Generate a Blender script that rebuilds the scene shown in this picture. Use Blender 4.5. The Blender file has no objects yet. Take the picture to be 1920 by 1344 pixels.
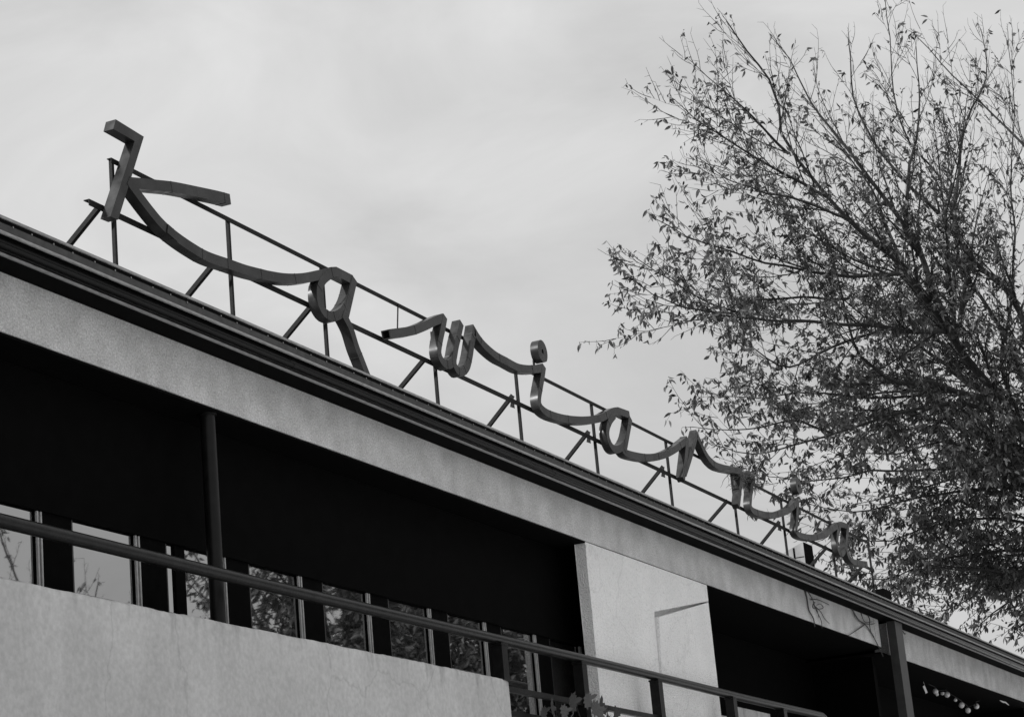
import bpy, bmesh, math, random
import numpy as np
from mathutils import Vector, Matrix, noise

# ------------------------------------------------------------------ camera, sky, sun, exposure
scene = bpy.context.scene
COL = scene.collection
cam_data = bpy.data.cameras.new('camera')
cam = bpy.data.objects.new('camera', cam_data)
COL.objects.link(cam)
cam_data.sensor_width = 36.0
cam_data.lens = 78.04
cam_data.clip_start = 0.1
cam_data.clip_end = 3000.0
cam.matrix_world = Matrix((
    (0.4181209, -0.2118196, -0.8833501, 0.0),
    (-0.9040384, -0.1921154, -0.3818458, -10.0),
    (-0.0888227, 0.9582401, -0.2718205, 1.6),
    (0, 0, 0, 1)))
scene.camera = cam

SUN_AZ = math.radians(-62.0)       # from +Y towards +X; the sun stands behind the facade, to the left
SUN_EL = math.radians(38.0)
sun_dir = Vector((math.sin(SUN_AZ) * math.cos(SUN_EL), math.cos(SUN_AZ) * math.cos(SUN_EL), math.sin(SUN_EL)))

world = bpy.data.worlds.new('World')
scene.world = world
world.use_nodes = True
wn = world.node_tree
wn.nodes.clear()
w_out = wn.nodes.new('ShaderNodeOutputWorld')
w_bg = wn.nodes.new('ShaderNodeBackground')
w_bg.inputs['Strength'].default_value = 0.10
w_sky = wn.nodes.new('ShaderNodeTexSky')
w_sky.sky_type = 'NISHITA'
w_sky.sun_disc = False
w_sky.sun_elevation = SUN_EL
w_sky.sun_rotation = SUN_AZ
w_bw = wn.nodes.new('ShaderNodeRGBToBW')           # black-and-white photograph
w_tc = wn.nodes.new('ShaderNodeTexCoord')
w_map = wn.nodes.new('ShaderNodeMapping')
w_map.inputs['Scale'].default_value = (1.0, 1.0, 2.2)
w_map.inputs['Location'].default_value = (1.9, 0.6, -0.4)
w_map.inputs['Rotation'].default_value = (0.0, 0.25, 0.3)
w_n1 = wn.nodes.new('ShaderNodeTexNoise')
w_n1.inputs['Scale'].default_value = 5.5
w_n1.inputs['Detail'].default_value = 8.0
w_n1.inputs['Roughness'].default_value = 0.55
w_n1.inputs['Distortion'].default_value = 0.6
w_r1 = wn.nodes.new('ShaderNodeMapRange')           # cloud deck: soft lighter and darker sheets
w_r1.inputs['From Min'].default_value = 0.30
w_r1.inputs['From Max'].default_value = 0.70
w_r1.inputs['To Min'].default_value = 5.3
w_r1.inputs['To Max'].default_value = 7.1
w_mix = wn.nodes.new('ShaderNodeMix')
w_mix.data_type = 'FLOAT'
w_mix.inputs[0].default_value = 0.88                # cloud cover
wn.links.new(w_tc.outputs['Generated'], w_map.inputs['Vector'])
wn.links.new(w_map.outputs['Vector'], w_n1.inputs['Vector'])
wn.links.new(w_n1.outputs['Fac'], w_r1.inputs['Value'])
wn.links.new(w_sky.outputs['Color'], w_bw.inputs['Color'])
wn.links.new(w_bw.outputs['Val'], w_mix.inputs[2])
wn.links.new(w_r1.outputs['Result'], w_mix.inputs[3])
w_sep = wn.nodes.new('ShaderNodeSeparateXYZ')      # overcast luminance rises evenly from horizon to zenith
w_el = wn.nodes.new('ShaderNodeMath')
w_el.operation = 'MULTIPLY_ADD'
w_el.inputs[1].default_value = 0.56
w_el.inputs[2].default_value = 0.85
w_mul = wn.nodes.new('ShaderNodeMath')
w_mul.operation = 'MULTIPLY'
wn.links.new(w_tc.outputs['Generated'], w_sep.inputs['Vector'])
wn.links.new(w_sep.outputs['Z'], w_el.inputs[0])
wn.links.new(w_mix.outputs[0], w_mul.inputs[0])
wn.links.new(w_el.outputs[0], w_mul.inputs[1])
wn.links.new(w_mul.outputs[0], w_bg.inputs['Color'])
wn.links.new(w_bg.outputs['Background'], w_out.inputs['Surface'])

sun_data = bpy.data.lights.new('sun', 'SUN')
sun_data.energy = 5.0
sun_data.angle = math.radians(4.0)
sun_data.color = (1.0, 1.0, 1.0)
sun = bpy.data.objects.new('sun', sun_data)
COL.objects.link(sun)
sun.rotation_euler = sun_dir.to_track_quat('Z', 'Y').to_euler()
sun.location = (0, 0, 60)

vs = scene.view_settings
vs.view_transform = 'Standard'
vs.look = 'None'
vs.exposure = 0.14
vs.gamma = 1.0
vs.use_curve_mapping = False

# ------------------------------------------------------------------ helpers
R = math.radians


def mat(name, lo, hi, rough=0.8, metallic=0.0, scale=8.0, bump=0.0, bump_scale=60.0, stretch=(1, 1, 1),
        blotch=0.0, blotch_scale=1.2, spec=0.5, detail=6.0, rough_var=0.0, speck=0.0, speck_scale=45.0,
        streak=0.0, bump_dist=0.01, crack=0.0, drip=0.0):
    """grey procedural surface: fine grain lo..hi, large blotches, optional dark specks, vertical streaks and relief"""
    m = bpy.data.materials.new(name)
    m.use_nodes = True
    nt = m.node_tree
    b = nt.nodes['Principled BSDF']
    tc = nt.nodes.new('ShaderNodeTexCoord')
    mp = nt.nodes.new('ShaderNodeMapping')
    mp.inputs['Scale'].default_value = stretch
    nt.links.new(tc.outputs['Object'], mp.inputs['Vector'])
    n = nt.nodes.new('ShaderNodeTexNoise')
    n.inputs['Scale'].default_value = scale
    n.inputs['Detail'].default_value = detail
    nt.links.new(mp.outputs['Vector'], n.inputs['Vector'])
    mr = nt.nodes.new('ShaderNodeMapRange')
    mr.inputs['From Min'].default_value = 0.3
    mr.inputs['From Max'].default_value = 0.7
    mr.inputs['To Min'].default_value = lo
    mr.inputs['To Max'].default_value = hi
    nt.links.new(n.outputs['Fac'], mr.inputs['Value'])
    val = mr.outputs['Result']

    def times(v, noise_out, a, f0=0.35, f1=0.65):
        r2 = nt.nodes.new('ShaderNodeMapRange')
        r2.inputs['From Min'].default_value = f0
        r2.inputs['From Max'].default_value = f1
        r2.inputs['To Min'].default_value = 1.0 - a
        r2.inputs['To Max'].default_value = 1.0
        nt.links.new(noise_out, r2.inputs['Value'])
        mu = nt.nodes.new('ShaderNodeMath')
        mu.operation = 'MULTIPLY'
        nt.links.new(v, mu.inputs[0])
        nt.links.new(r2.outputs['Result'], mu.inputs[1])
        return mu.outputs[0]

    if blotch:
        n2 = nt.nodes.new('ShaderNodeTexNoise')
        n2.inputs['Scale'].default_value = blotch_scale
        n2.inputs['Detail'].default_value = 3.0
        nt.links.new(tc.outputs['Object'], n2.inputs['Vector'])
        val = times(val, n2.outputs['Fac'], blotch)
    if streak:
        mp3 = nt.nodes.new('ShaderNodeMapping')
        mp3.inputs['Scale'].default_value = (3.2, 3.2, 0.6)
        nt.links.new(tc.outputs['Object'], mp3.inputs['Vector'])
        n3 = nt.nodes.new('ShaderNodeTexNoise')
        n3.inputs['Scale'].default_value = 1.0
        n3.inputs['Detail'].default_value = 5.0
        n3.inputs['Distortion'].default_value = 0.7
        nt.links.new(mp3.outputs['Vector'], n3.inputs['Vector'])
        val = times(val, n3.outputs['Fac'], streak, 0.36, 0.60)
    if speck:
        n4 = nt.nodes.new('ShaderNodeTexNoise')
        n4.inputs['Scale'].default_value = speck_scale
        n4.inputs['Detail'].default_value = 2.0
        nt.links.new(tc.outputs['Object'], n4.inputs['Vector'])
        val = times(val, n4.outputs['Fac'], speck, 0.30, 0.44)
    if drip:                                                         # run-off stains that start at the coping and thin out below
        mpd = nt.nodes.new('ShaderNodeMapping')
        mpd.inputs['Scale'].default_value = (7.0, 7.0, 0.5)
        nt.links.new(tc.outputs['Object'], mpd.inputs['Vector'])
        nd = nt.nodes.new('ShaderNodeTexNoise')
        nd.inputs['Scale'].default_value = 1.0
        nd.inputs['Detail'].default_value = 4.0
        nt.links.new(mpd.outputs['Vector'], nd.inputs['Vector'])
        sx = nt.nodes.new('ShaderNodeSeparateXYZ')
        nt.links.new(tc.outputs['Object'], sx.inputs['Vector'])
        mz = nt.nodes.new('ShaderNodeMapRange')
        mz.inputs['From Min'].default_value = 4.25
        mz.inputs['From Max'].default_value = 4.78
        mz.inputs['To Min'].default_value = 0.32
        mz.inputs['To Max'].default_value = 0.0
        nt.links.new(sx.outputs['Z'], mz.inputs['Value'])
        ad = nt.nodes.new('ShaderNodeMath')
        ad.operation = 'ADD'
        nt.links.new(nd.outputs['Fac'], ad.inputs[0])
        nt.links.new(mz.outputs['Result'], ad.inputs[1])
        val = times(val, ad.outputs[0], drip, 0.36, 0.52)
    if crack:                                                        # a few wandering hairline cracks
        nw = nt.nodes.new('ShaderNodeTexNoise')
        nw.inputs['Scale'].default_value = 2.2
        nw.inputs['Detail'].default_value = 5.0
        nt.links.new(tc.outputs['Object'], nw.inputs['Vector'])
        va = nt.nodes.new('ShaderNodeVectorMath')
        va.operation = 'MULTIPLY_ADD'
        va.inputs[1].default_value = (0.45, 0.45, 0.45)
        nt.links.new(nw.outputs['Color'], va.inputs[0])
        nt.links.new(tc.outputs['Object'], va.inputs[2])
        vo = nt.nodes.new('ShaderNodeTexVoronoi')
        vo.feature = 'DISTANCE_TO_EDGE'
        vo.inputs['Scale'].default_value = 0.55
        nt.links.new(va.outputs[0], vo.inputs['Vector'])
        val = times(val, vo.outputs['Distance'], crack, 0.0, 0.008)
    nt.links.new(val, b.inputs['Base Color'])
    b.inputs['Roughness'].default_value = rough
    if rough_var:
        rr = nt.nodes.new('ShaderNodeMapRange')
        rr.inputs['From Min'].default_value = 0.3
        rr.inputs['From Max'].default_value = 0.7
        rr.inputs['To Min'].default_value = max(0.02, rough - rough_var)
        rr.inputs['To Max'].default_value = min(1.0, rough + rough_var)
        nt.links.new(n.outputs['Fac'], rr.inputs['Value'])
        nt.links.new(rr.outputs['Result'], b.inputs['Roughness'])
    b.inputs['Metallic'].default_value = metallic
    b.inputs['Specular IOR Level'].default_value = spec
    if bump:
        nb = nt.nodes.new('ShaderNodeTexNoise')
        nb.inputs['Scale'].default_value = bump_scale
        nb.inputs['Detail'].default_value = 4.0
        nt.links.new(tc.outputs['Object'], nb.inputs['Vector'])
        bp = nt.nodes.new('ShaderNodeBump')
        bp.inputs['Strength'].default_value = bump
        bp.inputs['Distance'].default_value = bump_dist
        nt.links.new(nb.outputs['Fac'], bp.inputs['Height'])
        nt.links.new(bp.outputs['Normal'], b.inputs['Normal'])
    return m


def leaf_mat(name, lo, hi):
    m = bpy.data.materials.new(name)
    m.use_nodes = True
    nt = m.node_tree
    b = nt.nodes['Principled BSDF']
    geo = nt.nodes.new('ShaderNodeNewGeometry')
    mr = nt.nodes.new('ShaderNodeMapRange')
    mr.inputs['To Min'].default_value = lo
    mr.inputs['To Max'].default_value = hi
    nt.links.new(geo.outputs['Random Per Island'], mr.inputs['Value'])
    nt.links.new(mr.outputs['Result'], b.inputs['Base Color'])
    b.inputs['Roughness'].default_value = 0.55
    tr = nt.nodes.new('ShaderNodeBsdfTranslucent')
    nt.links.new(mr.outputs['Result'], tr.inputs['Color'])
    mx = nt.nodes.new('ShaderNodeMixShader')
    mx.inputs[0].default_value = 0.38
    nt.links.new(b.outputs['BSDF'], mx.inputs[1])
    nt.links.new(tr.outputs['BSDF'], mx.inputs[2])
    nt.links.new(mx.outputs[0], nt.nodes['Material Output'].inputs['Surface'])
    return m


M = {}
M['beam'] = mat('beam_render', 0.44, 0.80, 0.95, scale=55, bump=1.0, bump_scale=70, blotch=0.24, blotch_scale=2.6, detail=4, streak=0.06, speck=0.14, speck_scale=18, bump_dist=0.012)
M['roughcast'] = mat('white_roughcast', 0.85, 0.96, 0.95, scale=45, bump=1.0, bump_scale=48, blotch=0.08, blotch_scale=1.1, speck=0.12, speck_scale=26, bump_dist=0.03, crack=0.10)
M['parapet'] = mat('parapet_plaster', 0.45, 0.56, 0.9, scale=22, bump=0.35, bump_scale=35, blotch=0.13, blotch_scale=0.8, streak=0.07, crack=0.16, drip=0.26)
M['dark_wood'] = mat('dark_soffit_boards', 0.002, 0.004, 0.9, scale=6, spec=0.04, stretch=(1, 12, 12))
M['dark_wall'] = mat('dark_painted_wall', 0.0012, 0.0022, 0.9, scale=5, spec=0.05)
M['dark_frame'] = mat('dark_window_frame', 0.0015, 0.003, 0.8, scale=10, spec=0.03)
M['frame_dark_edge'] = mat('frame_edge_metal', 0.02, 0.03, 0.5, scale=10)
M['pale_bar'] = mat('pale_glazing_bar', 0.28, 0.40, 0.45, scale=20)
M['gutter'] = mat('dark_gutter_metal', 0.003, 0.005, 0.26, scale=2, spec=0.11)
M['flashing'] = mat('dark_flashing', 0.003, 0.006, 0.8, scale=6, spec=0.05)
M['edge_metal'] = mat('metal_edge_highlight', 0.16, 0.32, 0.45, scale=25, metallic=0.0, stretch=(0.5, 3, 3))  # eave and gutter lips: highlight from the sky put into the colour
M['letter'] = mat('weathered_letter_metal', 0.020, 0.054, 0.36, metallic=0.0, spec=0.20, scale=7, rough_var=0.10, blotch=0.45, blotch_scale=2.6, bump=0.12, bump_scale=12, streak=0.25)
M['letter_seam'] = mat('letter_seam_dark', 0.015, 0.03, 0.7, scale=20)
M['steel'] = mat('dark_sign_steel', 0.004, 0.009, 0.6, metallic=0.0, spec=0.15, scale=16, blotch=0.3, blotch_scale=4, bump=0.15, bump_scale=60)
M['rail'] = mat('painted_handrail', 0.005, 0.011, 0.30, scale=12, blotch=0.3, blotch_scale=3, bump=0.25, bump_scale=40, spec=0.17)
M['column'] = mat('painted_column', 0.005, 0.010, 0.34, scale=10, blotch=0.2, blotch_scale=2, spec=0.18)
M['post'] = mat('steel_post', 0.02, 0.03, 0.5, scale=8, blotch=0.25, blotch_scale=2)
M['roof'] = mat('roofing_felt', 0.05, 0.08, 0.9, scale=12)
M['wall'] = mat('ground_floor_render', 0.40, 0.5, 0.9, scale=12, bump=0.3, bump_scale=40, blotch=0.2, streak=0.2)
M['ground'] = mat('pale_paving', 0.46, 0.56, 0.9, scale=0.6, blotch=0.2, blotch_scale=0.15)
M['asphalt'] = mat('asphalt', 0.10, 0.15, 0.9, scale=3, blotch=0.2, blotch_scale=0.3)
M['bark'] = mat('bark', 0.010, 0.024, 0.95, scale=18, stretch=(1, 1, 0.35), bump=0.8, bump_scale=25)
M['twig'] = mat('twig_bark', 0.007, 0.016, 0.9, scale=14)
M['leaf'] = leaf_mat('autumn_leaf', 0.012, 0.13)
M['leaf_dark'] = leaf_mat('street_tree_leaf', 0.05, 0.12)
M['leaf_maple'] = leaf_mat('lobed_leaf', 0.05, 0.18)
M['vine'] = mat('dry_vine', 0.05, 0.09, 0.9, scale=20)
M['bulb'] = mat('frosted_globe', 0.68, 0.78, 0.3, scale=10)
M['cable'] = mat('black_cable', 0.01, 0.015, 0.6, scale=10)
M['paper'] = mat('white_card', 0.75, 0.85, 0.7, scale=20)
M['dormer'] = mat('dormer_panel', 0.22, 0.32, 0.7, scale=6, streak=0.3)
M['screw'] = mat('screw_head', 0.12, 0.3, 0.35, metallic=0.6, scale=20)

g = bpy.data.materials.new('window_glass')
g.use_nodes = True
gb = g.node_tree.nodes['Principled BSDF']
gb.inputs['Base Color'].default_value = (0.004, 0.004, 0.004, 1)
gb.inputs['Roughness'].default_value = 0.015
gb.inputs['IOR'].default_value = 4.8
g_tc = g.node_tree.nodes.new('ShaderNodeTexCoord')
g_n = g.node_tree.nodes.new('ShaderNodeTexNoise')
g_n.inputs['Scale'].default_value = 1.1
g_b = g.node_tree.nodes.new('ShaderNodeBump')
g_b.inputs['Strength'].default_value = 0.05
g_b.inputs['Distance'].default_value = 0.02
g.node_tree.links.new(g_tc.outputs['Object'], g_n.inputs['Vector'])
g.node_tree.links.new(g_n.outputs['Fac'], g_b.inputs['Height'])
g.node_tree.links.new(g_b.outputs['Normal'], gb.inputs['Normal'])
M['glass'] = g


class MB:
    """collects vertices and faces in world coordinates, then links them as one mesh object"""
    def __init__(self):
        self.v = []
        self.f = []

    def add(self, verts, faces):
        o = len(self.v)
        self.v.extend([tuple(p) for p in verts])
        self.f.extend([tuple(i + o for i in q) for q in faces])

    def box(self, x0, x1, y0, y1, z0, z1):
        self.add([(x0, y0, z0), (x1, y0, z0), (x1, y1, z0), (x0, y1, z0), (x0, y0, z1), (x1, y0, z1), (x1, y1, z1), (x0, y1, z1)],
                 [(0, 3, 2, 1), (4, 5, 6, 7), (0, 1, 5, 4), (1, 2, 6, 5), (2, 3, 7, 6), (3, 0, 4, 7)])

    def tube(self, pts, radii, sides=8, cap=True):
        pts = [Vector(p) for p in pts]
        n = len(pts)
        if not hasattr(radii, '__len__'):
            radii = [radii] * n
        t0 = (pts[1] - pts[0]).normalized()
        u = t0.orthogonal().normalized()
        vs_ = []
        for i in range(n):
            t = (pts[min(i + 1, n - 1)] - pts[max(i - 1, 0)]).normalized()
            u = (u - t * u.dot(t))
            u = u.normalized() if u.length > 1e-6 else t.orthogonal().normalized()
            w = t.cross(u)
            for k in range(sides):
                a = 2 * math.pi * k / sides
                vs_.append(pts[i] + (u * math.cos(a) + w * math.sin(a)) * radii[i])
        fs = []
        for i in range(n - 1):
            for k in range(sides):
                k2 = (k + 1) % sides
                fs.append((i * sides + k, i * sides + k2, (i + 1) * sides + k2, (i + 1) * sides + k))
        if cap:
            fs.append(tuple(range(sides - 1, -1, -1)))
            fs.append(tuple((n - 1) * sides + k for k in range(sides)))
        self.add(vs_, fs)

    def sweep_x(self, profile, xs, jitter=0.0, seed=0, close=True):
        """closed (y, z) profile carried along X, ends capped; jitter roughens it"""
        n = len(profile)
        vs_ = []
        for i, x in enumerate(xs):
            for j, (y, z) in enumerate(profile):
                dy = dz = 0.0
                if jitter:
                    q = noise.noise_vector(Vector((x * 2.3 + seed, y * 9.0, z * 9.0)))
                    q2 = noise.noise_vector(Vector((x * 11.0 + seed, y * 21.0, z * 21.0)))
                    dy, dz = (q.y + 0.5 * q2.y) * jitter, (q.z + 0.5 * q2.z) * jitter
                vs_.append((x, y + dy, z + dz))
        fs = []
        for i in range(len(xs) - 1):
            for j in range(n if close else n - 1):
                j2 = (j + 1) % n
                fs.append((i * n + j, (i + 1) * n + j, (i + 1) * n + j2, i * n + j2))
        if close:
            fs.append(tuple(range(n)))
            fs.append(tuple((len(xs) - 1) * n + j for j in range(n - 1, -1, -1)))
        self.add(vs_, fs)

    def build(self, name, material, parent=None, smooth=None, kind=None, label=None):
        base = Vector((0, 0, 0))
        p = parent
        while p is not None:
            base += p.location
            p = p.parent
        me = bpy.data.meshes.new(name)
        me.from_pydata([(x - base.x, y - base.y, z - base.z) for x, y, z in self.v], [], self.f)
        bm = bmesh.new()
        bm.from_mesh(me)
        bmesh.ops.recalc_face_normals(bm, faces=bm.faces)
        bm.to_mesh(me)
        bm.free()
        if smooth is not None:
            me.polygons.foreach_set('use_smooth', [True] * len(me.polygons))
            me.set_sharp_from_angle(angle=R(smooth))
        me.materials.append(M[material])
        o = bpy.data.objects.new(name, me)
        COL.objects.link(o)
        o.parent = parent
        if kind:
            o['kind'] = kind
        if label:
            o['label'] = label
        return o


def tag(o, label, cat, group=None):
    o['label'] = label
    o['category'] = cat
    if group:
        o['group'] = group
    return o


def thing(name, loc, label, cat, group=None):
    o = bpy.data.objects.new(name, None)
    o.empty_display_size = 0.2
    o.location = loc
    COL.objects.link(o)
    return tag(o, label, cat, group)


def boxes(name, material, parent, *bs, **kw):
    m = MB()
    for b in bs:
        m.box(*b)
    return m.build(name, material, parent, **kw)


def frange(a, b, step):
    n = max(1, int(round((b - a) / step)))
    return [a + (b - a) * i / n for i in range(n + 1)]

# ------------------------------------------------------------------ setting
LETTERS = [
    ('K', [
        ('poly', [(14.732, 8.926), (15.151, 8.903), (14.705, 8.019), (14.591, 8.015), (15.005, 8.816), (14.689, 8.825)]),
        ('rib', [(14.906, 8.407), (15.06, 8.446), (15.325, 8.509), (15.597, 8.573), (15.981, 8.644), (16.343, 8.708), (16.537, 8.736)]),
        ('rib', [(14.883, 8.425), (14.97, 8.369), (15.198, 8.245), (15.387, 8.162), (15.599, 8.111), (15.868, 8.076), (16.113, 8.064), (16.48, 8.09), (16.763, 8.11), (17.123, 8.154)]),
    ]),
    ('a', [
        ('rib', [(17.123, 8.154), (17.466, 8.214), (17.805, 8.303), (18.13, 8.418), (18.386, 8.514), (18.51, 8.552), None, (18.844, 8.551)]),
        ('rib', [(18.361, 8.489), (18.222, 8.397), (18.14, 8.3), (18.109, 8.221), (18.117, 8.123), (18.192, 8.057), (18.301, 8.042), (18.411, 8.066), (18.55, 8.138), (18.662, 8.243), (18.744, 8.352), (18.81, 8.47), (18.864, 8.574)]),
        ('rib', [(18.875, 8.571), (18.62, 8.094)]),
        ('rib', [(18.571, 8.132), (18.63, 8.09), (18.726, 7.997), (18.813, 7.84), (18.897, 7.731), (19.056, 7.521)]),
    ]),
    ('w', [
        ('rib', [(19.579, 8.156), (19.863, 8.239), (20.134, 8.323), (20.428, 8.442), (20.675, 8.554), (20.898, 8.644)]),
        ('rib', [(20.942, 8.673), (20.871, 8.534), (20.768, 8.353), (20.716, 8.222), (20.755, 8.141), (20.866, 8.111), (20.989, 8.144), (21.083, 8.225), (21.164, 8.377), (21.259, 8.533), (21.357, 8.698)]),
        ('rib', [(21.087, 8.25), (21.082, 8.152), (21.165, 8.101), (21.282, 8.12), (21.412, 8.206), (21.506, 8.343), (21.585, 8.503), (21.673, 8.679), None, (21.778, 8.616), (21.934, 8.558), (22.221, 8.508), (22.538, 8.502)]),
    ]),
    ('i', [
        ('rib', [(22.538, 8.502), (22.817, 8.499), (23.065, 8.533), (23.274, 8.578), (23.57, 8.652)]),
        ('rib', [(23.602, 8.689), (23.53, 8.548), (23.441, 8.397), (23.357, 8.242), (23.369, 8.147), (23.492, 8.106), (23.694, 8.1), (23.986, 8.12), (24.287, 8.157)]),
        ('disc', (23.6, 8.868), 0.142),
    ]),
    ('a', [
        ('rib', [(24.287, 8.157), (24.669, 8.223), (25.048, 8.307), (25.33, 8.386), (25.566, 8.477), (25.766, 8.552), (25.941, 8.597), None, (26.336, 8.621)]),
        ('rib', [(25.791, 8.511), (25.64, 8.418), (25.523, 8.311), (25.475, 8.212), (25.498, 8.118), (25.595, 8.049), (25.757, 8.051), (25.959, 8.126), (26.121, 8.248), (26.237, 8.398), (26.338, 8.561)]),
        ('rib', [(26.362, 8.58), (26.02, 8.081)]),
    ]),
    ('r', [
        ('rib', [(25.949, 8.089), (26.07, 8.061), (26.372, 8.08), (26.804, 8.132), (27.219, 8.217), (27.589, 8.319), (27.977, 8.457), (28.289, 8.589), (28.534, 8.695)]),
        ('rib', [(28.53, 8.718), (28.411, 8.474), (28.168, 8.07)]),
        ('rib', [(28.259, 8.16), (28.531, 8.42), (28.756, 8.652), (28.938, 8.848), None, (29.07, 8.748), (29.175, 8.666), (29.364, 8.567), (29.642, 8.522), (29.968, 8.539)]),
    ]),
    ('n', [
        ('rib', [(29.968, 8.539), (30.356, 8.582), (30.853, 8.636)]),
        ('rib', [(30.786, 8.616), (30.658, 8.36), (30.46, 8.052)]),
        ('rib', [(30.602, 8.302), (30.737, 8.446), (30.928, 8.575), (31.128, 8.654), (31.255, 8.631), (31.234, 8.504), (31.118, 8.321), (31.035, 8.162), (31.096, 8.094), (31.341, 8.088), (31.728, 8.114)]),
    ]),
    ('i', [
        ('rib', [(31.728, 8.114), (32.135, 8.172), (32.535, 8.259), (32.925, 8.366), (33.245, 8.484), (33.514, 8.604)]),
        ('rib', [(33.559, 8.646), (33.354, 8.277), (33.247, 8.115), (33.265, 8.058), (33.454, 8.047), (33.77, 8.066)]),
        ('disc', (33.684, 8.885), 0.142),
    ]),
    ('a', [
        ('rib', [(33.77, 8.066), (34.16, 8.114), (34.57, 8.19), (34.971, 8.297), (35.396, 8.44), (35.718, 8.542), (35.961, 8.597), (36.315, 8.612)]),
        ('rib', [(35.822, 8.53), (35.632, 8.384), (35.527, 8.197), (35.572, 8.076), (35.736, 8.063), (35.954, 8.165), (36.144, 8.375), (36.302, 8.583)]),
        ('rib', [(36.354, 8.627), (36.135, 8.356), (36.071, 8.182), (36.131, 8.071), (36.301, 8.025), (36.524, 8.022), (36.896, 8.053), (37.277, 8.09)]),
    ]),
]
SIGN_POSTS = [14.827, 16.68, 18.426, 20.846, 23.02, 25.329, 27.965, 30.685, 33.025, 35.665, 37.99]
BRACES = [14.676, 16.494, 18.238, 20.683, 22.955, 25.245, 27.858, 30.486, 32.935, 35.467, 37.676]
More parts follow.
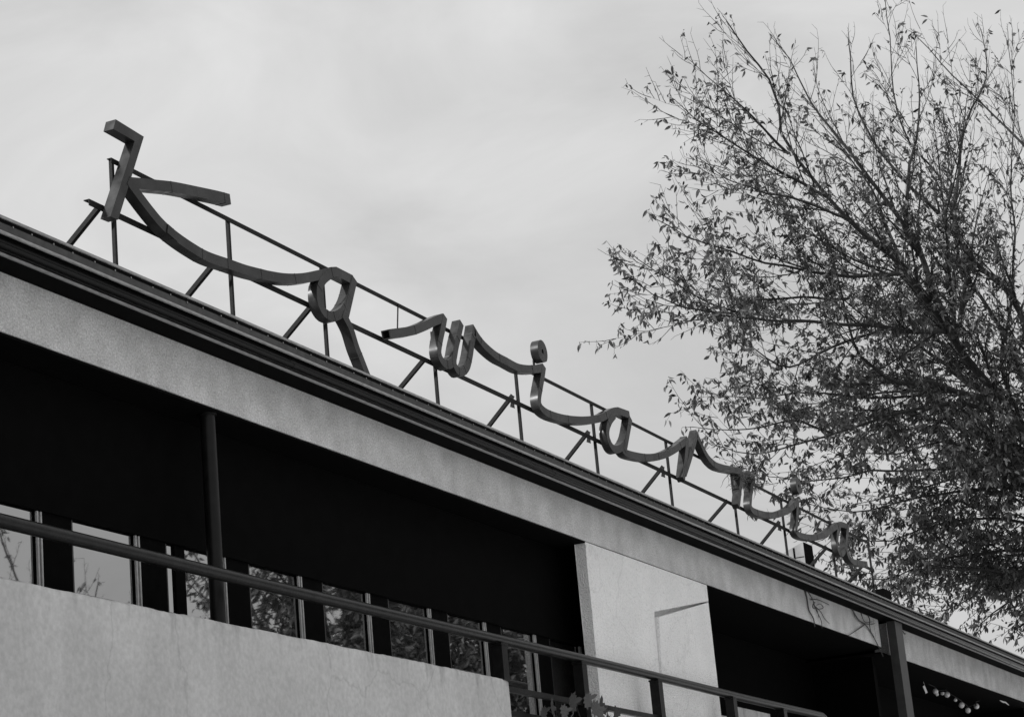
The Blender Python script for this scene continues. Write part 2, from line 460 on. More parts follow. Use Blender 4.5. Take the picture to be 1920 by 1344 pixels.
LIMBS = [
    (0.16, 0.014, [(54.74, -0.98, 9.71), (53.89, -0.78, 11.48), (53.05, -0.41, 12.99), (52.37, -0.07, 14.06), (51.73, 0.34, 14.87), (51.19, 0.64, 15.51), (50.62, 0.94, 16.27), (50.06, 1.24, 16.94), (49.64, 1.45, 17.36), (49.05, 1.91, 17.91), (48.38, 2.43, 18.67), (47.7, 2.91, 19.53), (47.23, 3.06, 20.14), (46.91, 2.94, 20.67), (46.5, 3.0, 21.21), (45.98, 3.29, 21.83), (45.47, 3.53, 22.45)]),
    (0.09, 0.0105, [(50.74, 0.55, 15.39), (50.49, 0.77, 16.48), (50.41, 0.85, 17.2), (50.18, 1.1, 18.15), (49.89, 1.56, 19.02), (49.59, 2.01, 19.95), (49.34, 2.4, 20.79), (49.13, 2.78, 21.51), (48.84, 3.08, 22.61), (48.76, 3.34, 23.07)]),
    (0.06, 0.0105, [(50.37, 0.96, 17.51), (50.46, 1.19, 18.1), (50.6, 1.1, 19.01), (50.75, 0.95, 19.94), (51.0, 0.74, 20.67), (51.14, 0.58, 21.67), (51.14, 0.47, 23.03)]),
    (0.144, 0.014, [(54.57, -0.96, 10.22), (54.02, -0.91, 12.94), (53.63, -0.71, 14.93), (53.4, -0.62, 16.55), (53.23, -0.14, 17.43), (53.23, 0.24, 17.92), (53.1, 0.65, 18.75), (53.12, 0.91, 19.34), (52.77, 1.66, 20.42), (52.57, 2.17, 21.35), (52.34, 2.49, 22.67), (52.21, 2.38, 24.23)]),
    (0.06, 0.0105, [(53.09, 0.5, 18.5), (53.32, 0.59, 19.47), (53.65, 0.38, 20.53), (53.94, 0.08, 21.86), (54.41, -0.55, 23.05), (54.56, -0.58, 24.45)]),
    (0.072, 0.0105, [(54.34, -1.72, 15.71), (54.3, -1.69, 17.38), (54.19, -1.53, 19.09), (54.01, -1.28, 20.89), (54.12, -0.9, 21.57), (54.17, -0.42, 22.32), (54.09, 0.23, 23.26), (53.89, 0.96, 24.46)]),
    (0.072, 0.0084, [(52.05, 0.11, 13.96), (51.38, 0.34, 14.11), (50.67, 0.71, 14.17), (49.96, 1.05, 14.28), (49.19, 1.66, 14.21), (48.43, 1.98, 14.52), (47.81, 2.1, 14.66), (47.09, 2.07, 15.33), (46.08, 2.01, 16.95), (45.36, 1.98, 17.62)]),
    (0.066, 0.0084, [(50.83, 0.69, 15.64), (49.47, 1.08, 15.41), (48.09, 1.47, 15.25), (46.46, 2.36, 15.19), (44.84, 3.29, 15.05), (43.21, 4.03, 15.21), (41.69, 4.42, 15.52), (40.38, 4.5, 15.54)]),
    (0.03, 0.007, [(44.49, 3.27, 14.97), (43.21, 3.69, 14.86), (41.92, 4.09, 14.81), (40.76, 4.21, 14.72), (39.55, 4.3, 14.83)]),
    (0.054, 0.0084, [(49.54, 1.21, 16.89), (48.56, 1.68, 16.68), (47.61, 2.05, 16.51), (46.47, 2.77, 16.49), (45.39, 3.29, 16.52), (44.24, 3.92, 16.66), (43.2, 4.31, 16.74), (42.16, 4.64, 16.94)]),
    (0.06, 0.0084, [(52.27, 0.19, 13.88), (51.01, 0.67, 13.92), (49.86, 1.11, 13.69), (48.6, 1.87, 13.36), (47.43, 2.48, 12.94), (46.24, 3.09, 12.57), (44.93, 3.99, 12.2), (43.68, 4.47, 12.24)]),
    (0.03, 0.007, [(46.11, 2.51, 12.6), (44.88, 3.08, 12.73), (43.76, 3.69, 12.46), (42.51, 4.44, 12.41)]),
    (0.054, 0.0084, [(53.46, -0.68, 11.95), (52.19, 0.15, 12.35), (51.2, 0.55, 12.42), (50.25, 1.05, 12.25), (49.17, 1.78, 12.14), (48.18, 2.31, 12.07), (47.29, 2.7, 11.82), (46.2, 3.45, 11.73), (45.26, 3.81, 11.71)]),
    (0.054, 0.0084, [(53.88, -0.78, 11.47), (52.64, 0.04, 12.01), (51.71, 0.61, 11.92), (50.7, 1.39, 11.77), (49.75, 2.08, 11.57), (48.72, 2.97, 11.31), (47.68, 3.64, 11.45)]),
    (0.054, 0.0084, [(54.52, -1.01, 10.47), (53.5, -0.08, 10.61), (52.54, 0.88, 10.57), (51.62, 1.82, 10.4), (50.89, 2.31, 10.21), (50.2, 2.82, 9.93), (49.36, 3.47, 9.89)]),
    (0.048, 0.0084, [(54.6, -1.02, 10.22), (53.92, 0.12, 9.91), (53.26, 1.03, 9.84), (52.77, 1.74, 9.5), (52.26, 2.43, 9.29)]),
    (0.036, 0.007, [(47.17, 2.96, 19.58), (45.95, 3.24, 20.09), (44.71, 3.61, 20.52), (43.58, 3.84, 20.81)]),
    (0.042, 0.007, [(47.92, 2.41, 18.62), (46.31, 2.93, 18.82), (44.72, 3.37, 19.03), (43.14, 3.77, 19.3), (41.8, 3.78, 19.31)]),
    (0.036, 0.007, [(48.35, 2.06, 18.11), (45.88, 2.74, 18.05), (43.6, 3.14, 17.79), (41.4, 3.24, 17.7)]),
    (0.036, 0.007, [(48.74, 2.42, 16.32), (46.82, 3.28, 16.03), (45.01, 3.98, 15.6), (43.55, 4.04, 14.92), (41.97, 4.17, 14.53)]),
    (0.042, 0.007, [(51.46, 0.72, 14.29), (49.73, 2.24, 14.09), (48.08, 3.42, 14.11), (46.66, 4.26, 13.86), (45.24, 4.97, 13.83)]),
    (0.042, 0.007, [(50.39, 2.04, 15.91), (48.77, 2.96, 15.27), (47.29, 3.62, 14.56), (45.61, 4.04, 14.83), (44.3, 3.98, 14.58)]),
    (0.078, 0.014, [(54.3, -0.88, 10.99), (54.91, -1.07, 12.94), (55.45, -1.32, 15.21), (56.04, -1.88, 17.79), (56.75, -2.88, 20.55), (57.37, -3.63, 23.28), (57.91, -3.91, 25.58)]),
    (0.072, 0.014, [(54.99, -0.87, 10.56), (56.07, -1.34, 11.85), (57.26, -2.16, 13.3), (58.88, -4.06, 14.82), (60.32, -5.87, 16.83)]),
    (0.06, 0.014, [(54.08, -1.11, 13.86), (55.81, -2.45, 15.2), (57.32, -3.91, 17.39), (58.57, -4.96, 19.85), (59.58, -5.73, 22.73)]),
    (0.054, 0.014, [(54.65, -0.97, 9.97), (55.8, -1.44, 10.58), (57.15, -2.37, 11.16), (58.83, -4.09, 11.82)]),
    (0.054, 0.0105, [(53.45, -0.42, 14.95), (53.38, -0.15, 16.09), (53.34, 0.24, 17.0), (53.29, 0.64, 17.91), (53.35, 0.62, 19.06), (53.26, 0.82, 20.37), (52.92, 1.49, 21.88), (52.42, 1.34, 25.0)]),
    (0.048, 0.0084, [(54.53, -0.62, 11.73), (53.45, 0.13, 12.63), (52.64, 0.68, 12.98), (51.75, 1.47, 13.23), (50.97, 2.35, 12.98), (50.15, 3.16, 12.98), (49.44, 3.89, 12.73)]),
    (0.048, 0.0084, [(54.58, -0.94, 10.89), (53.26, 0.03, 11.25), (52.06, 0.91, 11.35), (50.99, 1.71, 11.13), (49.95, 2.5, 10.79), (48.92, 3.1, 10.74), (47.94, 3.5, 10.79)]),
    (0.048, 0.0084, [(54.83, -0.88, 10.0), (55.02, 0.2, 10.06), (55.29, 1.55, 9.5), (55.81, 2.11, 9.23)]),
    (0.048, 0.0084, [(54.86, -0.94, 10.0), (55.66, -0.14, 9.69), (56.55, 0.67, 9.1), (57.41, 1.29, 8.87)]),
    (0.054, 0.0084, [(53.96, -0.28, 13.45), (54.23, 0.17, 15.24), (54.88, -0.04, 16.75), (55.47, -0.33, 18.56), (55.92, -0.46, 20.57), (56.37, -0.79, 22.9), (56.74, -0.9, 25.17)]),
    (0.051, 0.0084, [(55.08, -0.88, 10.3), (54.14, -0.69, 11.15), (53.21, -0.5, 11.97), (52.31, 0.01, 12.27), (51.4, 0.5, 12.6)]),
    (0.051, 0.0084, [(55.08, -0.88, 10.3), (54.93, -0.2, 11.48), (54.85, 0.57, 12.33), (54.73, 1.32, 13.31), (54.53, 2.01, 14.66)]),
    (0.051, 0.0084, [(55.08, -0.88, 10.3), (54.77, 0.0, 10.59), (54.49, 0.92, 10.75), (54.15, 2.12, 10.68), (53.87, 3.4, 10.31)]),
    (0.051, 0.0084, [(55.08, -0.88, 10.3), (53.98, -0.42, 10.96), (52.94, 0.07, 11.39), (52.11, 0.43, 11.33), (51.28, 0.77, 11.31)]),
    (0.051, 0.0084, [(55.08, -0.88, 10.3), (53.76, -0.12, 10.08), (52.41, 0.58, 10.04), (50.96, 1.47, 10.06), (49.5, 2.28, 10.25)]),
    (0.051, 0.0084, [(55.08, -0.88, 10.3), (54.59, -0.4, 11.31), (54.1, 0.07, 12.35), (53.7, 0.21, 13.55), (53.37, 0.4, 14.46)]),
    (0.051, 0.0084, [(55.08, -0.88, 10.3), (54.8, 0.32, 10.46), (54.59, 1.59, 10.28), (54.45, 2.56, 10.31), (54.25, 3.48, 10.61)]),
    (0.051, 0.0084, [(55.08, -0.88, 10.3), (56.12, -0.36, 10.74), (57.16, 0.18, 11.17), (58.3, 0.87, 11.06), (59.39, 1.53, 11.14)]),
    (0.051, 0.0084, [(54.0, -0.34, 13.04), (54.96, 0.37, 13.51), (55.98, 1.18, 13.62), (57.15, 1.65, 13.72), (58.34, 2.16, 13.71)]),
    (0.051, 0.0084, [(54.0, -0.34, 13.04), (55.26, -0.28, 13.79), (56.59, -0.14, 14.22), (57.73, 0.26, 14.85), (58.88, 0.67, 15.47)]),
    (0.051, 0.0084, [(54.0, -0.34, 13.04), (53.33, 0.15, 13.13), (52.6, 0.57, 13.52), (52.04, 0.75, 13.68), (51.42, 0.85, 14.15)]),
    (0.051, 0.0084, [(54.0, -0.34, 13.04), (52.99, -0.04, 12.35), (51.93, 0.21, 11.87), (50.86, 0.4, 11.51), (49.87, 0.65, 10.82)]),
    (0.051, 0.0084, [(54.0, -0.34, 13.04), (54.39, 1.23, 13.93), (54.75, 2.86, 14.83), (55.31, 4.35, 15.28), (55.78, 5.82, 16.05)]),
    (0.051, 0.0084, [(54.0, -0.34, 13.04), (54.09, 1.0, 13.83), (54.24, 2.45, 14.28), (54.62, 3.73, 14.2), (54.91, 4.97, 14.48)]),
    (0.051, 0.0084, [(54.0, -0.34, 13.04), (53.51, 0.53, 12.75), (53.01, 1.38, 12.54), (52.36, 2.58, 12.32), (51.71, 3.77, 12.1)]),
    (0.051, 0.0084, [(53.33, 0.22, 14.44), (52.34, 1.34, 14.65), (51.42, 2.48, 14.62), (50.6, 3.48, 14.44), (49.78, 4.45, 14.32)]),
    (0.051, 0.0084, [(53.33, 0.22, 14.44), (53.7, 1.4, 15.51), (54.0, 2.56, 16.83), (54.28, 3.78, 18.18), (54.58, 5.08, 19.3)]),
    (0.051, 0.0084, [(53.33, 0.22, 14.44), (53.62, 0.83, 14.91), (53.84, 1.4, 15.63), (54.09, 2.28, 15.82), (54.35, 3.2, 15.94)]),
    (0.051, 0.0084, [(53.33, 0.22, 14.44), (53.21, 0.18, 13.73), (53.0, 0.06, 13.39), (52.72, 0.28, 12.85), (52.38, 0.46, 12.51)]),
    (0.051, 0.0084, [(53.33, 0.22, 14.44), (53.48, 0.53, 14.2), (53.56, 0.79, 14.24), (53.73, 1.12, 13.91), (53.92, 1.48, 13.49)]),
    (0.051, 0.0084, [(53.33, 0.22, 14.44), (52.16, 0.11, 14.97), (51.03, 0.02, 15.38), (49.96, 0.15, 15.25), (48.86, 0.23, 15.31)]),
    (0.051, 0.0084, [(53.33, 0.22, 14.44), (53.54, 0.89, 14.9), (53.71, 1.53, 15.54), (54.18, 2.01, 15.41), (54.64, 2.48, 15.35)]),
    (0.051, 0.0084, [(53.33, 0.22, 14.44), (53.93, 1.41, 15.58), (54.48, 2.62, 16.86), (55.25, 3.63, 17.73), (55.91, 4.59, 19.0)]),
    (0.051, 0.0084, [(52.6, 0.9, 15.85), (52.38, 1.62, 17.12), (52.11, 2.3, 18.6), (51.84, 3.36, 19.56), (51.62, 4.49, 20.27)]),
    (0.051, 0.0084, [(52.6, 0.9, 15.85), (51.14, 0.47, 17.11), (49.77, 0.11, 17.96), (48.53, -0.58, 18.86), (47.26, -1.28, 19.89)]),
    (0.051, 0.0084, [(52.6, 0.9, 15.85), (53.42, 0.73, 16.87), (54.31, 0.61, 17.59), (55.16, 0.49, 18.43), (56.01, 0.36, 19.33)]),
    (0.051, 0.0084, [(52.6, 0.9, 15.85), (52.34, 0.75, 17.2), (52.11, 0.63, 18.42), (51.83, 0.51, 19.77), (51.56, 0.4, 21.1)]),
    (0.051, 0.0084, [(52.6, 0.9, 15.85), (52.95, 0.57, 17.1), (53.26, 0.2, 18.52), (53.65, -0.04, 19.53), (54.09, -0.26, 20.34)]),
    (0.051, 0.0084, [(52.6, 0.9, 15.85), (51.88, 1.3, 16.61), (51.17, 1.68, 17.37), (50.54, 2.28, 17.57), (49.86, 2.82, 17.98)]),
    (0.051, 0.0084, [(51.76, 1.66, 17.52), (51.88, 1.95, 18.75), (52.0, 2.26, 19.95), (52.01, 2.83, 21.13), (52.05, 3.44, 22.17)]),
    (0.051, 0.0084, [(51.76, 1.66, 17.52), (51.11, 1.73, 17.95), (50.5, 1.84, 18.21), (50.11, 1.81, 17.95), (49.73, 1.8, 17.63)]),
    (0.051, 0.0084, [(51.76, 1.66, 17.52), (52.73, 1.69, 17.56), (53.69, 1.72, 17.61), (54.58, 1.87, 17.76), (55.48, 2.02, 17.87)]),
    (0.051, 0.0084, [(51.76, 1.66, 17.52), (51.59, 1.81, 17.66), (51.41, 1.96, 17.87), (51.32, 2.44, 17.29), (51.16, 2.85, 17.04)]),
]
def sheet(name, x0, x1, y0, y1, z, material):
    m = MB()
    m.add([(x0, y0, z), (x1, y0, z), (x1, y1, z), (x0, y1, z)], [(0, 1, 2, 3)])
    o = m.build(name, material)
    o['kind'] = 'structure'
    return o


sheet('ground', -900, 1100, -1000, 1000, 0.0, 'ground')
sheet('road', -900, 1100, -46.0, -34.0, 0.004, 'asphalt')
pv = boxes('pavement', 'ground', None, (-900, 1100, -33.9, -0.4, -0.02, 0.12))
pv['kind'] = 'structure'

# ------------------------------------------------------------------ building
X0, X1 = -8.0, 51.3
Z_EAVE, Z_BEAM, Z_SOFFIT = 7.513, 6.775, 7.262
house = thing('cafe_building', (20, 0, 0), 'long two storey building with dark balcony, pale rendered beam and black gutter', 'building')

# pale beam above the balcony, in two lengths that meet at the steel post
m = MB()
m.sweep_x([(0.0, Z_BEAM), (0.0, Z_SOFFIT), (0.28, Z_SOFFIT), (0.28, Z_BEAM)], frange(X0, 38.24, 0.35), 0.004, 1)
m.build('beam', 'beam', house, smooth=35)
m = MB()
m.sweep_x([(0.015, 6.70), (0.015, Z_SOFFIT), (0.28, Z_SOFFIT), (0.28, 6.70)], frange(38.83, X1, 0.35), 0.004, 4)
m.build('beam', 'beam', house, smooth=35)
boxes('joint_strip', 'beam', house, (37.93, 37.99, -0.012, -0.002, 6.79, 7.25))

# balcony ceiling, floor, back wall
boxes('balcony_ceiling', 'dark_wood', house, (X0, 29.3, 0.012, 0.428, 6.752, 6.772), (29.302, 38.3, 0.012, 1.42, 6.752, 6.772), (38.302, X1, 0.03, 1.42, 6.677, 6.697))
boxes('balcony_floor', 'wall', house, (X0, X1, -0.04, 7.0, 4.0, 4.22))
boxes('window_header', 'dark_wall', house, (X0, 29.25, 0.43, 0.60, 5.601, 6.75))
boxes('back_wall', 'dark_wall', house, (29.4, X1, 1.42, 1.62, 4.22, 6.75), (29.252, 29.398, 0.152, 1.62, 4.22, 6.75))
boxes('rear_wall', 'wall', house, (X0, X1, 7.0, 7.2, 0.0, 7.9))
boxes('end_wall', 'wall', house, (X0, X0 + 0.2, 0.283, 7.0, 4.22, 7.26), (X0, X0 + 0.2, 0.3, 7.0, 0.0, 4.0))
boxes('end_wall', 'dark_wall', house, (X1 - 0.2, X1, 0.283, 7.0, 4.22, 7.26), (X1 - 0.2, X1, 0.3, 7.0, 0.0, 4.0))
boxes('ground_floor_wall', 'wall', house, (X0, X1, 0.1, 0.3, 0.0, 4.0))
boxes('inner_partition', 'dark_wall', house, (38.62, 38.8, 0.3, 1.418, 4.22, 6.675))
boxes('pale_back_panel', 'parapet', house, (30.6, 32.6, 1.05, 1.1, 4.22, 5.30), (32.72, 34.55, 1.0, 1.05, 4.22, 5.47), (34.85, 35.4, 1.0, 1.05, 4.22, 5.40))

# bright rendered wall pier with a shallow sunk field in its lower right half
px0, px1 = 24.87, 29.25
zt, zb = Z_BEAM - 0.010, 4.22
gx0, gz0, gx1, gz1 = 27.04, 6.143, px1, 6.540                    # the slanted upper edge of the sunk field
gb_x = 26.95
m = MB()
NZ = 46


def wob(z, s_):
    return noise.noise(Vector((s_, z * 2.6, 1.0))) * 0.016 + noise.noise(Vector((s_, z * 9.0, 5.0))) * 0.007


left = [(px0 + wob(zb + (zt - zb) * k / NZ, 2.2), zb + (zt - zb) * k / NZ) for k in range(NZ + 1)]
right_hi = [(px1 + wob(gz1 + (zt - gz1) * k / 4, 7.7) * 0.5, gz1 + (zt - gz1) * k / 4) for k in range(5)]
edge = [(gx0 + (gx1 - gx0) * k / 14, gz0 + (gz1 - gz0) * k / 14 + (0.006 * noise.noise(Vector((k * 0.9, 2.0, 0))) if 0 < k < 14 else 0)) for k in range(15)]
poly = left + right_hi[::-1] + edge[-2::-1] + [(gb_x, zb)]
front = [(x, 0.008, z) for x, z in poly]
m.add(front, [tuple(range(len(front)))])
m.add([(x, 0.008, z) for x, z in left] + [(x + 0.004, 0.15, z) for x, z in left],
      [(k, k + 1, NZ + 2 + k, NZ + 1 + k) for k in range(NZ)])
NU, NV = 14, 16
low = [(x, z - 0.080 + 0.062 * k / 14) for k, (x, z) in enumerate(edge)]          # lower lip of the slot
fv = []
for v_ in range(NV + 1):
    t = v_ / NV
    for u_ in range(NU + 1):
        s_ = u_ / NU
        tx, tz = low[u_]
        bx = gb_x + (px1 - gb_x) * s_
        x, z = bx + (tx - bx) * t, zb + (tz - zb) * t
        if u_ == NU:
            x += wob(z, 7.7) * 0.5
        fv.append((x, 0.010 - 0.060 * (1 - s_) * max(0.0, (t - 0.3) / 0.7) + 0.003 * noise.noise(Vector((x * 3, z * 3, 2.0))), z))
m.add(fv, [(v_ * (NU + 1) + u_, v_ * (NU + 1) + u_ + 1, (v_ + 1) * (NU + 1) + u_ + 1, (v_ + 1) * (NU + 1) + u_) for v_ in range(NV) for u_ in range(NU)])
top = fv[NV * (NU + 1):]
deep = 0.125
m.add([(x, 0.008, z) for x, z in edge] + [(x, deep, z) for x, z in edge], [(k, k + 1, NU + 2 + k, NU + 1 + k) for k in range(NU)])
m.add([(x, deep, z) for x, z in edge] + [(x, deep, z) for x, y, z in top], [(k, k + 1, NU + 2 + k, NU + 1 + k) for k in range(NU)])
m.add(top + [(x, deep, z) for x, y, z in top], [(k, k + 1, NU + 2 + k, NU + 1 + k) for k in range(NU)])
lf = [fv[v_ * (NU + 1)] for v_ in range(NV + 1)]
m.add([(x, 0.008, z) for x, y, z in lf] + lf, [(k, k + 1, NV + 2 + k, NV + 1 + k) for k in range(NV)])
rs = [fv[v_ * (NU + 1) + NU] for v_ in range(NV + 1)] + [(x, 0.008, z) for x, z in right_hi[1:]]
n_ = len(rs)
m.add(rs + [(x, 0.15, z) for x, y, z in rs], [(k, k + 1, n_ + k + 1, n_ + k) for k in range(n_ - 1)])
m.add([(px0, 0.15, zb), (px1, 0.15, zb), (px1, 0.15, zt), (px0, 0.15, zt)], [(0, 1, 2, 3)])
m.build('wall_pier', 'roughcast', house, smooth=30, label='bright white roughcast wall pier below the beam')

# round balcony column and square steel post at the beam joint
m = MB()
m.tube([(16.47, 0.12, 4.22), (16.47, 0.12, 5.5), (16.47, 0.12, 6.772)], 0.068, 28)
col = m.build('column', 'column', house, smooth=40)
m = MB()
m.tube([(16.47, 0.12, 6.735), (16.47, 0.12, 6.774)], 0.085, 28)
m.build('column_collar', 'column', col, smooth=40)
boxes('steel_post', 'post', house, (38.34, 38.82, -0.27, -0.12, 0.12, 7.215))
boxes('post_head', 'dark_wall', house, (38.48, 38.95, -0.12, 0.1, 7.5, 7.83))

# parapet with a worn, rounded top edge
prof = [(-0.30, 3.7), (-0.30, 4.15), (-0.30, 4.55), (-0.30, 4.70), (-0.298, 4.735), (-0.285, 4.752), (-0.26, 4.760), (-0.22, 4.765), (-0.14, 4.765), (-0.10, 4.755), (-0.085, 4.72), (-0.085, 4.4), (-0.085, 3.7)]
xs = frange(X0, 9.0, 0.2) + frange(9.03, 21.50, 0.03)
m = MB()
m.sweep_x(prof, xs, 0.010, 11)
# rounded end
par = m
e = []
for k, (dx, sh) in enumerate(((0.03, 0.99), (0.055, 0.965), (0.07, 0.90))):
    pass
par.sweep_x([(y * 1.0 + (0.006 if y < -0.2 else -0.006), z if z < 4.6 else z - 0.012) for y, z in prof], frange(21.502, 21.56, 0.02), 0.004, 11)
m.build('parapet', 'parapet', house, smooth=40, label='stained grey plaster parapet of the balcony')

# windows of the balcony wall
for k in range(-9, 8):
    xm = 15.821 + 1.385 * k
    fr = MB()
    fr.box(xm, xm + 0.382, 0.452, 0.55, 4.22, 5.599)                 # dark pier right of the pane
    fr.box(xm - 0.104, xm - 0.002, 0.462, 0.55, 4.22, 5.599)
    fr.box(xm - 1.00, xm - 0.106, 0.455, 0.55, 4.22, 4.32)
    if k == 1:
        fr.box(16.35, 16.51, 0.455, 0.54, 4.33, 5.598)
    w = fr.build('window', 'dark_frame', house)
    for dx in (0.087, 0.041):
        boxes('glazing_bar', 'pale_bar', w, (xm - dx - 0.0095, xm - dx + 0.0095, 0.440, 0.460, 4.33, 5.595))
    boxes('frame_edge', 'frame_dark_edge', w, (xm + 0.384, xm + 0.408, 0.458, 0.50, 4.33, 5.595))
    boxes('pane', 'glass', w, (xm - 0.970, xm - 0.106, 0.475, 0.495, 4.325, 5.596))

# roof with gutter; the eave edge, the flashing with its screws and the moulded gutter are its pieces
m = MB()
s = 0.09
m.add([(X0, -0.34, 7.50), (X1, -0.34, 7.50), (X1, 3.6, 7.50 + 3.94 * s), (X0, 3.6, 7.50 + 3.94 * s),
       (X0, 7.6, 7.5), (X1, 7.6, 7.5), (X0, -0.34, 7.40), (X1, -0.34, 7.40), (X0, 7.6, 7.40), (X1, 7.6, 7.40)],
      [(0, 1, 2, 3), (3, 2, 5, 4), (0, 6, 7, 1), (4, 5, 9, 8), (6, 8, 9, 7), (0, 3, 4, 8, 6), (1, 7, 9, 5, 2)])
roof = m.build('roof', 'roof', house)
xs = frange(X0, X1, 0.8)
m = MB()
m.sweep_x([(-0.366, 7.489), (-0.366, 7.511), (-0.33, 7.516), (-0.33, 7.502), (-0.352, 7.502), (-0.352, 7.489)], xs, 0.0015, 3)
m.build('eave_edge', 'edge_metal', roof)
m = MB()
m.sweep_x([(-0.350, 7.489), (-0.342, 7.489), (-0.290, 7.36), (-0.298, 7.36)], xs, 0.001, 5)
m.build('flashing', 'flashing', roof)
m = MB()
pr = []
for a in range(0, 360, 30):                                         # rolled front bead
    pr.append((-0.412 + 0.0145 * math.cos(R(a)), 7.344 + 0.0145 * math.sin(R(a))))
m.sweep_x(pr, xs)
m.build('gutter_bead', 'edge_metal', roof, smooth=40)
m = MB()
pr = [(-0.402, 7.333), (-0.372, 7.331), (-0.352, 7.318), (-0.346, 7.304), (-0.356, 7.294), (-0.376, 7.288), (-0.386, 7.278), (-0.388, 7.266), (-0.382, 7.254), (-0.366, 7.244), (-0.340, 7.240),
      (-0.322, 7.240), (-0.30, 7.240), (-0.29, 7.27), (-0.29, 7.362), (-0.31, 7.357), (-0.37, 7.343)]
m.sweep_x(pr, xs)
m.build('gutter', 'gutter', roof, smooth=60)
for x in frange(11.2, 47.2, 6.0):
    m = MB()
    m.sweep_x([(y - 0.003 if y < -0.33 else y, z - 0.002 if z < 7.25 else z) for y, z in pr], [x, x + 0.09])
    m.build('gutter_joint', 'gutter', roof, smooth=60)
m = MB()
m.sweep_x([(-0.326, 7.214), (-0.326, 7.234), (-0.320, 7.237), (-0.306, 7.224), (-0.306, 7.214)], xs)
m.build('lower_bead', 'edge_metal', roof)
m = MB()
m.sweep_x([(-0.304, 7.218), (-0.304, 7.228), (-0.002, 7.268), (-0.002, 7.256)], xs)
m.build('eave_soffit', 'dark_wood', roof)
sm = MB()
sm.tube([(0, 0.004, 0), (0, -0.006, 0)], 0.008, 8)
first = None
for k, x in enumerate(frange(9.0, 40.0, 0.27)):
    if first is None:
        first = sm.build('screw', 'screw', None)
        o = first
    else:
        o = first.copy()
        COL.objects.link(o)
    o.parent = roof
    o.location = (x - 20 + random.Random(k).uniform(-0.03, 0.03), -0.344, 7.464 + random.Random(k + 99).uniform(-0.006, 0.004))

# dormer box on the roof behind the last letters
dm = MB()
dx0, dx1, dy0, dy1 = 35.93, 36.40, 0.5, 1.5
dm.add([(dx0, dy0, 7.55), (dx1, dy0, 7.55), (dx1, dy1, 7.6), (dx0, dy1, 7.6), (dx0, dy0, 8.41), (dx1, dy0, 8.41), (dx1, dy1, 8.05), (dx0, dy1, 8.05)],
       [(0, 3, 2, 1), (4, 5, 6, 7), (0, 1, 5, 4), (1, 2, 6, 5), (2, 3, 7, 6), (3, 0, 4, 7)])
dorm = dm.build('dormer', 'dormer', roof)
boxes('dormer_front', 'dark_wall', dorm, (dx0 + 0.005, dx1 - 0.005, dy0 - 0.02, dy0 - 0.002, 7.57, 8.40))
boxes('seam', 'dark_frame', dorm, (dx0 - 0.008, dx0 - 0.002, 0.66, 0.69, 7.6, 8.33))
boxes('seam', 'dark_frame', dorm, (dx0 - 0.008, dx0 - 0.002, 0.51, 0.655, 8.155, 8.165))

# ------------------------------------------------------------------ balcony railing
rail = thing('balcony_railing', (20, -0.25, 4.2), 'dark tubular handrail on square posts along the balcony', 'railing')
RY = -0.25
m = MB()
pts = [(x, RY + 0.004 * math.sin(x * 0.9), 5.181 + 0.006 * math.sin(x * 0.55 + 1)) for x in frange(X0, 33.14, 0.5)]
m.tube(pts + [(33.26, RY, 5.168), (33.34, RY, 5.13), (33.37, RY, 5.06), (33.375, RY, 4.05)], 0.055, 24)
m.build('handrail', 'rail', rail, smooth=50)
for x in (-6.0, -3.7, -1.4, 0.9, 3.2, 5.5, 7.8):
    boxes('post', 'rail', rail, (x - 0.05, x + 0.05, RY - 0.045, RY + 0.05, 4.76, 5.14))
PX = (21.50, 23.69, 26.13, 28.96, 31.18)
for i, x in enumerate(PX):
    p_ = boxes('post', 'rail', rail, (x - 0.07, x + 0.07, RY - 0.06, RY + 0.06, 4.05 if i else 4.74, 5.14))
    boxes('post_plate', 'rail', p_, (x - 0.085, x + 0.085, RY - 0.066, RY + 0.066, 5.115, 5.135))
for x0, x1 in zip(PX, PX[1:] + (33.36,)):
    boxes('lower_rail', 'rail', rail, (max(x0 + 0.05, 21.6), x1 - 0.05, RY - 0.025, RY + 0.025, 4.63, 4.69))
boxes('lower_rail', 'rail', rail, (21.60, 23.64, RY - 0.025, RY + 0.025, 4.37, 4.43))

# ------------------------------------------------------------------ rooftop sign
sign = thing('rooftop_sign', (20, -0.08, 7.5), 'rooftop sign of dark metal script letters reading Kawiarnia on a steel frame', 'sign')


def angle_bar(mb, p, q, a, t, n1, n2):
    """L-section steel from p to q; legs run along n1 and n2"""
    p, q, n1, n2 = Vector(p), Vector(q), Vector(n1), Vector(n2)
    sec = [Vector((0, 0, 0)), n1 * a, n1 * a + n2 * t, n1 * t + n2 * t, n1 * t + n2 * a, n2 * a]
    n = len(sec)
    mb.add([p + s_ for s_ in sec] + [q + s_ for s_ in sec],
           [(i, (i + 1) % n, n + (i + 1) % n, n + i) for i in range(n)] + [tuple(range(n)), tuple(range(2 * n - 1, n - 1, -1))])


